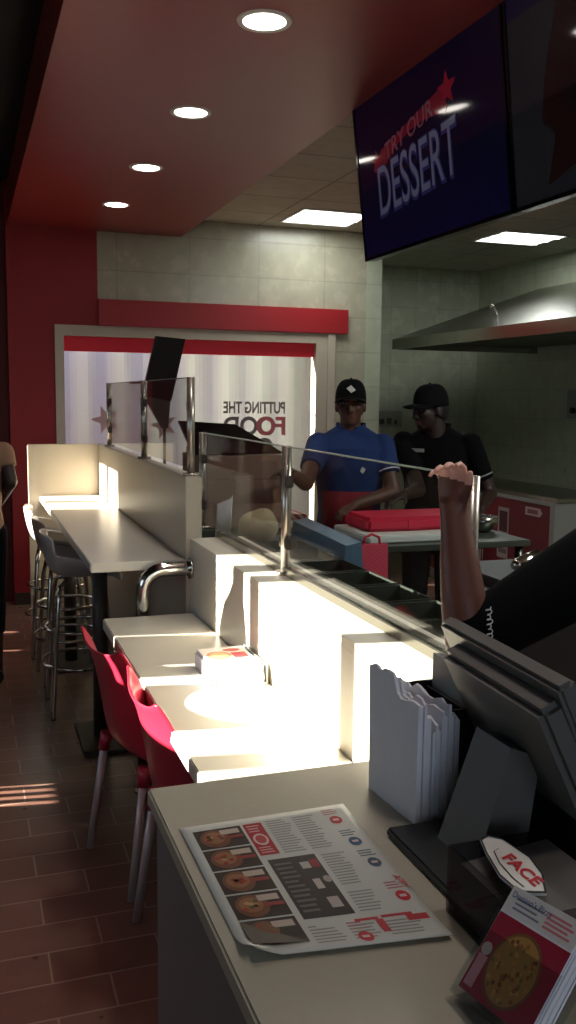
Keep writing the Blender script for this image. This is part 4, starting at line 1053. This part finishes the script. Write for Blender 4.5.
def person(label, base, face, headc, head_yaw, head_pitch, arms, skin, shirt, sleeve=0.8, cap_badge=None, hat=True, apron=False, collar=True, hk=1.0, legs=None, trouser_hem=0.06, voxel=0.007, scale_z=1.0, hair=True, build_head=True):
    t = thing('person', label, 'person', base)
    g = Fig(base, face)
    H = Head(headc, head_yaw, head_pitch, hk)
    leg = legs or [((-0.095, 0, 0.90), (-0.10, 0.02, 0.50), (-0.105, -0.01, 0.08)), ((0.095, 0, 0.90), (0.10, 0.02, 0.50), (0.105, -0.01, 0.08))]
    def body(b):
        g.loft(b, [(x, y, z*scale_z, a-0.012, c-0.012) for x, y, z, a, c in torso_rings()])
        H.build(b)
        cap(b, H.P(0, -0.035, -0.13), g.P(0, -0.012, 1.46*scale_z), 0.06, 0.068)
        for sh, el, wr, hd in arms:
            cap(b, sh, el, 0.052, 0.042); cap(b, el, wr, 0.043, 0.028)
            hand(b, wr, **hd)
        for hp, kn, an in leg:
            cap(b, g.P(*hp), g.P(*kn), 0.082, 0.058); cap(b, g.P(*kn), g.P(*an), 0.058, 0.038)
            cap(b, g.P(*an), g.P(an[0], an[1]+0.10, 0.045), 0.036, 0.028)
    bo = fuse('body', body, [skin, M['lips']], t, voxel, 4, H.lip_paint() if build_head else None)
    H.face_parts(bo)
    if hair: H.hair_parts(bo)
    if hat: H.baseball_cap(bo, bool(cap_badge))
    def sh_(b):
        g.loft(b, [(x, y, z*scale_z, a, c) for x, y, z, a, c in torso_rings(0.014)[:-1]+[(0, -0.012, 1.494, 0.080, 0.074)]])
        for s_, e_, w_, hd in arms:
            s_ = Vector(s_); e_ = Vector(e_)
            cap(b, s_, s_.lerp(e_, sleeve), 0.068, 0.060, True, False)
    so = fuse('shirt', sh_, shirt, t, voxel, 6)
    if collar:
        def col(b):
            n = 24; rr = []
            for z, a in ((1.468, 0.076), (1.500, 0.080), (1.512, 0.078)):
                rr.append([b.verts.new(g.P(a*math.cos(2*PI*k/n), -0.012+(a-0.002)*math.sin(2*PI*k/n)+0.0, z*scale_z-0.022*max(0, math.sin(2*PI*k/n)))) for k in range(n)])
            for p, q in zip(rr[:-1], rr[1:]):
                for k in range(n):
                    if k in (5, 6) : continue
                    b.faces.new((p[k], p[(k+1) % n], q[(k+1) % n], q[k])).smooth = True
        mods(part('collar', shirt, so, col), 0.006)
    def tr(b):
        g.loft(b, [(0, 0, 0.97*scale_z, 0.172, 0.122), (0, 0, 0.90, 0.178, 0.126), (0, 0, 0.82, 0.165, 0.115)])
        for hp, kn, an in leg:
            a = g.P(*an); k_ = g.P(*kn); hem = k_.lerp(a, 1-trouser_hem/0.42 if trouser_hem > 0.1 else 1.0)
            cap(b, g.P(*hp), k_, 0.096, 0.072); cap(b, k_, hem, 0.072, 0.058, True, False)
    fuse('trousers', tr, M['trousers'], t, 0.009, 5)
    for hp, kn, an in leg:
        part('shoe', M['shoe'], t, lambda b: shoe(b, g.P(an[0], an[1]-0.02, 0.0), g.f))
    if apron:
        def ap(b):
            pr = None
            for z in (1.16, 1.05, 0.95, 0.80, 0.62):
                row = []
                for j in range(9):
                    x = -0.14+0.28*j/8; y = 0.142+0.0-1.6*x*x+(0.015 if z < 1 else 0)
                    row.append(b.verts.new(g.P(x, y+0.02, z*scale_z)))
                if pr:
                    for j in range(8): b.faces.new((pr[j], pr[j+1], row[j+1], row[j])).smooth = True
                pr = row
        mods(part('apron', M['apron'], t, ap), 0.006)
    return t, g, H, bo, so

V = Vector
# worker in the blue shirt (faces the camera, slightly turned, one arm stretched to the cartons)
bb = (1.998, 4.70, 0)
gb = Fig(bb, 245); kz = 1.035
a1 = (V(gb.P(-0.01, 0, 0))+gb.r*0.165+V((0,0,1.405*kz)), V((1.60, 4.52, 1.235)), V((1.535, 4.36, 1.305)))
# figure's right side points to the left of the picture
rs = gb.P(0.175, 0.0, 1.395*kz); ls = gb.P(-0.175, 0.0, 1.395*kz)
t, g, H, bo, so = person('worker in a bright blue polo shirt and black cap, reaching one arm left', bb, 245, (1.980, 4.665, 1.662), 246, 2,
    [(rs, V((1.650, 4.46, 1.262)), V((1.525, 4.33, 1.325)), dict(d=(-0.75, -0.45, 0.12), pn=(0.3, -0.3, -0.9), side=1, curl=0.35)),
     (ls, V((2.17, 4.50, 1.20)), V((1.92, 4.42, 1.15)), dict(d=(-0.8, -0.35, -0.25), pn=(0, 0, -1), side=-1, curl=0.4))],
    M['skin_mid'], M['blue_shirt'], 0.62, True, True, True, True, 1.0, scale_z=kz)
part('shirt_badge', M['white_plastic'], so, lambda b: b.faces.new([b.verts.new(g.P(-0.075+x, 0.1395, 1.315+z)) for x, z in ((-0.014, 0.006), (0.0, -0.018), (0.016, -0.004), (0.004, 0.02))]))
part('wristwatch', M['brushed'], bo, lambda b: cap(b, V((1.525, 4.33, 1.325))+V((0.016, 0.045, -0.012)), V((1.525, 4.33, 1.325))+V((0.007, 0.02, -0.006)), 0.034, 0.033, False, False))
sl = ls.lerp(V((2.17, 4.50, 1.20)), 0.60); se = (V((2.17, 4.50, 1.20))-ls).normalized()
part('sleeve_stripe', M['white_plastic'], so, lambda b: cap(b, sl-se*0.012, sl-se*0.006, 0.063, 0.063, False, False))

# worker in the black shirt (turned to the left)
kb = (2.60, 4.84, 0)
gk = Fig(kb, 230); kz = 1.03
rs = gk.P(0.195, 0.0, 1.40*kz); ls = gk.P(-0.20, 0.0, 1.40*kz)
t, g, H, bo, so = person('worker in a black polo shirt and black cap, head turned left', kb, 230, (2.53, 4.80, 1.640), 188, -6,
    [(rs, V((2.36, 4.58, 1.20)), V((2.22, 4.45, 1.19)), dict(d=(-0.9, -0.2, -0.2), pn=(0, 0, -1), side=1, curl=0.4)),
     (ls, V((2.86, 4.66, 1.16)), V((2.70, 4.48, 1.09)), dict(d=(-0.7, -0.5, -0.3), pn=(0, 0, -1), side=-1, curl=0.4))],
    M['skin_dark'], M['black_shirt'], 0.72, False, True, False, True, 1.03, scale_z=kz)
part('name_badge', M['light_housing'], so, lambda b: hexa(b, [g.P(x, 0.132+dy, z) for dy in (0, 0.012) for x, z in ((0.04, 1.395), (0.115, 1.395), (0.115, 1.415), (0.04, 1.415))]))
sl = ls.lerp(V((2.86, 4.66, 1.16)), 0.66); se = (V((2.86, 4.66, 1.16))-ls).normalized()
part('sleeve_stripe', M['light_housing'], so, lambda b: cap(b, sl-se*0.012, sl-se*0.005, 0.0635, 0.0635, False, False))

# person in black at the till, arm raised to the glass edge (mostly hidden by the till, head beyond the picture)
pb = (1.36, 1.53, 0)
gp = Fig(pb, 150)
el = V((0.965, 1.635, 1.205)); wr = V((0.958, 1.700, 1.478))
ls = V((1.27, 1.60, 1.372)); 
tp = thing('person', 'person in a black shirt at the till with forearm raised, hand hooked over the glass', 'person', pb)
Hp = Head((1.42, 1.51, 1.56), 170, -14)
def pbody(b):
    gp.loft(b, [(x, y, z*0.93, a-0.012, c-0.012) for x, y, z, a, c in torso_rings()])
    Hp.build(b); cap(b, Hp.P(0, -0.03, -0.12), gp.P(0, -0.01, 1.36), 0.06, 0.068)
    cap(b, ls, el, 0.056, 0.047); 
    ring_loft(b, [(el.lerp(wr, tt), V((1, 0.0, 0.2)).normalized()*a, V((0, 1, 0))*c) for tt, a, c in ((-0.12, 0.032, 0.032), (-0.02, 0.046, 0.046), (0.15, 0.048, 0.049), (0.35, 0.046, 0.047), (0.6, 0.041, 0.038), (0.82, 0.033, 0.029), (1.0, 0.030, 0.024), (1.06, 0.031, 0.022))], 20)
    # palm behind the glass, fingers bent over its top edge to the near side
    d = V((-0.03, 0.03, 1)).normalized(); pn = V((-0.84, -0.54, 0)).normalized(); s = d.cross(pn)
    palm = wr
    ring_loft(b, [(palm-d*0.02, s*0.029, pn*0.022), (palm, s*0.031, pn*0.021), (palm+d*0.022, s*0.034, pn*0.017), (palm+d*0.044, s*0.036, pn*0.015), (palm+d*0.058, s*0.035, pn*0.012)], 16)
    for i, (o, ln, r) in enumerate(((0.027, 0.058, 0.0080), (0.009, 0.064, 0.0083), (-0.009, 0.060, 0.0080), (-0.026, 0.047, 0.0072))):
        p = palm+d*0.054+s*o; ang = -0.25
        for q, seg in enumerate((0.42, 0.34, 0.24)):
            ang += (0.55+0.12*i, 0.85, 0.6)[q]
            di = d*math.cos(ang)+pn*math.sin(ang)+s*(0.08*o/0.03); di.normalize(); p2 = p+di*ln*seg*1.15
            cap(b, p, p2, r*(1-0.08*q), r*(0.94-0.08*q), n=10); p = p2
    p = palm+d*0.012+s*0.022; p2 = p+(d*0.85+s*0.50+pn*0.30).normalized()*0.040; cap(b, p, p2, 0.0115, 0.0095, n=10)
    cap(b, p2, p2+(d*0.85+s*0.25+pn*0.3).normalized()*0.028, 0.0095, 0.0080, n=10)
    rs_ = gp.P(0.18, 0, 1.30); cap(b, rs_, gp.P(0.26, 0.02, 1.02), 0.052, 0.043); cap(b, gp.P(0.26, 0.02, 1.02), gp.P(0.22, 0.2, 0.92), 0.042, 0.03); hand(b, gp.P(0.22, 0.2, 0.92), gp.f, (0, 0, -1), 1, 0.4)
    for sx in (-1, 1):
        cap(b, gp.P(0.095*sx, 0, 0.84), gp.P(0.10*sx, 0.02, 0.47), 0.082, 0.058); cap(b, gp.P(0.10*sx, 0.02, 0.47), gp.P(0.105*sx, -0.01, 0.08), 0.058, 0.038); cap(b, gp.P(0.105*sx, -0.01, 0.08), gp.P(0.105*sx, 0.09, 0.045), 0.036, 0.028)
pbo = fuse('body', pbody, [M['skin_arm'], M['skin_palm'], M['lips']], tp, 0.0042, 5, lambda c: 1 if (c.z > 1.538+0.25*(c.y-1.70) and c.x < 1.1) else 0)
Hp.face_parts(pbo); Hp.hair_parts(pbo); Hp.baseball_cap(pbo)
def pshirt(b):
    gp.loft(b, [(x, y, z*0.93, a, c) for x, y, z, a, c in torso_rings(0.016)[:-1]+[(0, -0.012, 1.494, 0.080, 0.074)]])
    cap(b, ls+V((0.05, 0, 0.02)), ls.lerp(el, 1.06), 0.094, 0.064, True, False); cap(b, gp.P(-0.12, 0, 1.25), ls+V((0.05, 0, 0.02)), 0.11, 0.10)
    rs_ = gp.P(0.18, 0, 1.30); cap(b, rs_, rs_.lerp(gp.P(0.26, 0.02, 1.02), 0.8), 0.068, 0.062, True, False)
pso = fuse('shirt', pshirt, M['black_shirt'], tp, 0.008, 6)
def ptr(b):
    gp.loft(b, [(0, 0, 0.92, 0.172, 0.122), (0, 0, 0.85, 0.178, 0.126), (0, 0, 0.77, 0.165, 0.115)])
    for sx in (-1, 1):
        cap(b, gp.P(0.095*sx, 0, 0.84), gp.P(0.10*sx, 0.02, 0.47), 0.096, 0.072); cap(b, gp.P(0.10*sx, 0.02, 0.47), gp.P(0.105*sx, -0.01, 0.09), 0.072, 0.058, True, False)
fuse('trousers', ptr, M['trousers'], tp, 0.009, 5)
for sx in (-1, 1): part('shoe', M['shoe'], tp, lambda b: shoe(b, gp.P(0.105*sx, -0.03, 0.0), gp.f))
# white squiggle of lettering along the sleeve edge
slc = ls.lerp(el, 0.98); sd = (el-ls).normalized()
so3 = slc+V((-0.006, -0.0745, 0.085)); sdn = V((0.10, 0.0, -1)).normalized(); sup = V((1, 0.05, 0.10)).normalized()
part('sleeve_script', M['white_plastic'], pso, lambda b: tube(b, [so3+sdn*(0.085*k/60)+sdn*0.003*math.sin(k*0.9)+sup*(0.0055*math.cos(k*0.9)*(1+0.5*math.sin(k*0.37))) for k in range(61)], 0.0011, 6))

# customer at the left edge, hands on hips, back to the camera
cb = (0.02, 5.60, 0)
gc = Fig(cb, 95)
rs = gc.P(0.185, 0, 1.36); ls = gc.P(-0.185, 0, 1.36)
t, g, H, bo, so = person('customer at the left edge in a tan shirt and dark trousers, elbow bent', cb, 95, gc.P(0, 0.02, 1.60), 98, -3,
    [(rs, gc.P(0.215, -0.06, 1.20), gc.P(0.17, 0.12, 1.06), dict(d=(-0.6, 0.7, -0.3), pn=(-1, 0, 0), side=-1, curl=0.4)),
     (ls, gc.P(-0.30, -0.05, 1.12), gc.P(-0.20, 0.08, 1.02), dict(d=(0.6, 0.7, -0.3), pn=(1, 0, 0), side=1, curl=0.4))],
    M['skin_dark'], M['khaki'], 0.5, False, False, False, False, 1.0,
    legs=[((-0.095, 0, 0.90), (-0.10, 0.02, 0.50), (-0.105, -0.01, 0.08)), ((0.105, 0, 0.90), (0.115, 0.02, 0.50), (0.115, -0.01, 0.08))], trouser_hem=0.22, scale_z=0.985)

# ------------------------------------------------------------------ light
sun = bpy.data.lights.new('sun', 'SUN'); sun.energy = 44.0; sun.angle = R(0.5); sun.color = (1.0, 0.93, 0.82)
so_ = bpy.data.objects.new('sun', sun); C.objects.link(so_)
d = Vector((1.0, -0.15, -0.2493*math.sqrt(1+0.0225))).normalized()
so_.rotation_euler = d.to_track_quat('-Z', 'Y').to_euler(); so_.location = (-6, 4, 4)
# first lamp is an unseen kitchen fill; the others sit under the light panels
for x, y, z, sx, sy, e, col in ((3.6, 2.0, HK-0.02, 0.6, 1.2, 62, (0.95, 1, 0.96)), (4.75, 7.4, HK-0.03, 0.6, 0.55, 12, (0.95, 1, 0.96)), (2.80, 7.17, HK-0.03, 0.55, 0.55, 7, (0.95, 1, 0.96))):
    a = bpy.data.lights.new('panel_and_fill_lamp', 'AREA'); a.shape = 'RECTANGLE'; a.size = sx; a.size_y = sy; a.energy = e; a.color = col
    o = bpy.data.objects.new('panel_and_fill_lamp', a); C.objects.link(o); o.location = (x, y, z)
w = bpy.data.worlds.new('world'); bpy.context.scene.world = w; w.use_nodes = True
bg = w.node_tree.nodes['Background']; bg.inputs['Color'].default_value = (0.70, 0.83, 1.0, 1); bg.inputs['Strength'].default_value = 2.6

sc = bpy.context.scene
sc.view_settings.view_transform = 'Standard'; sc.view_settings.look = 'None'; sc.view_settings.exposure = 0.22
sc.cycles.use_denoising = True
sc.cycles.max_bounces = 10; sc.cycles.diffuse_bounces = 5; sc.cycles.transparent_max_bounces = 16; sc.cycles.sample_clamp_indirect = 6.0
sc.cycles.caustics_reflective = False; sc.cycles.caustics_refractive = False
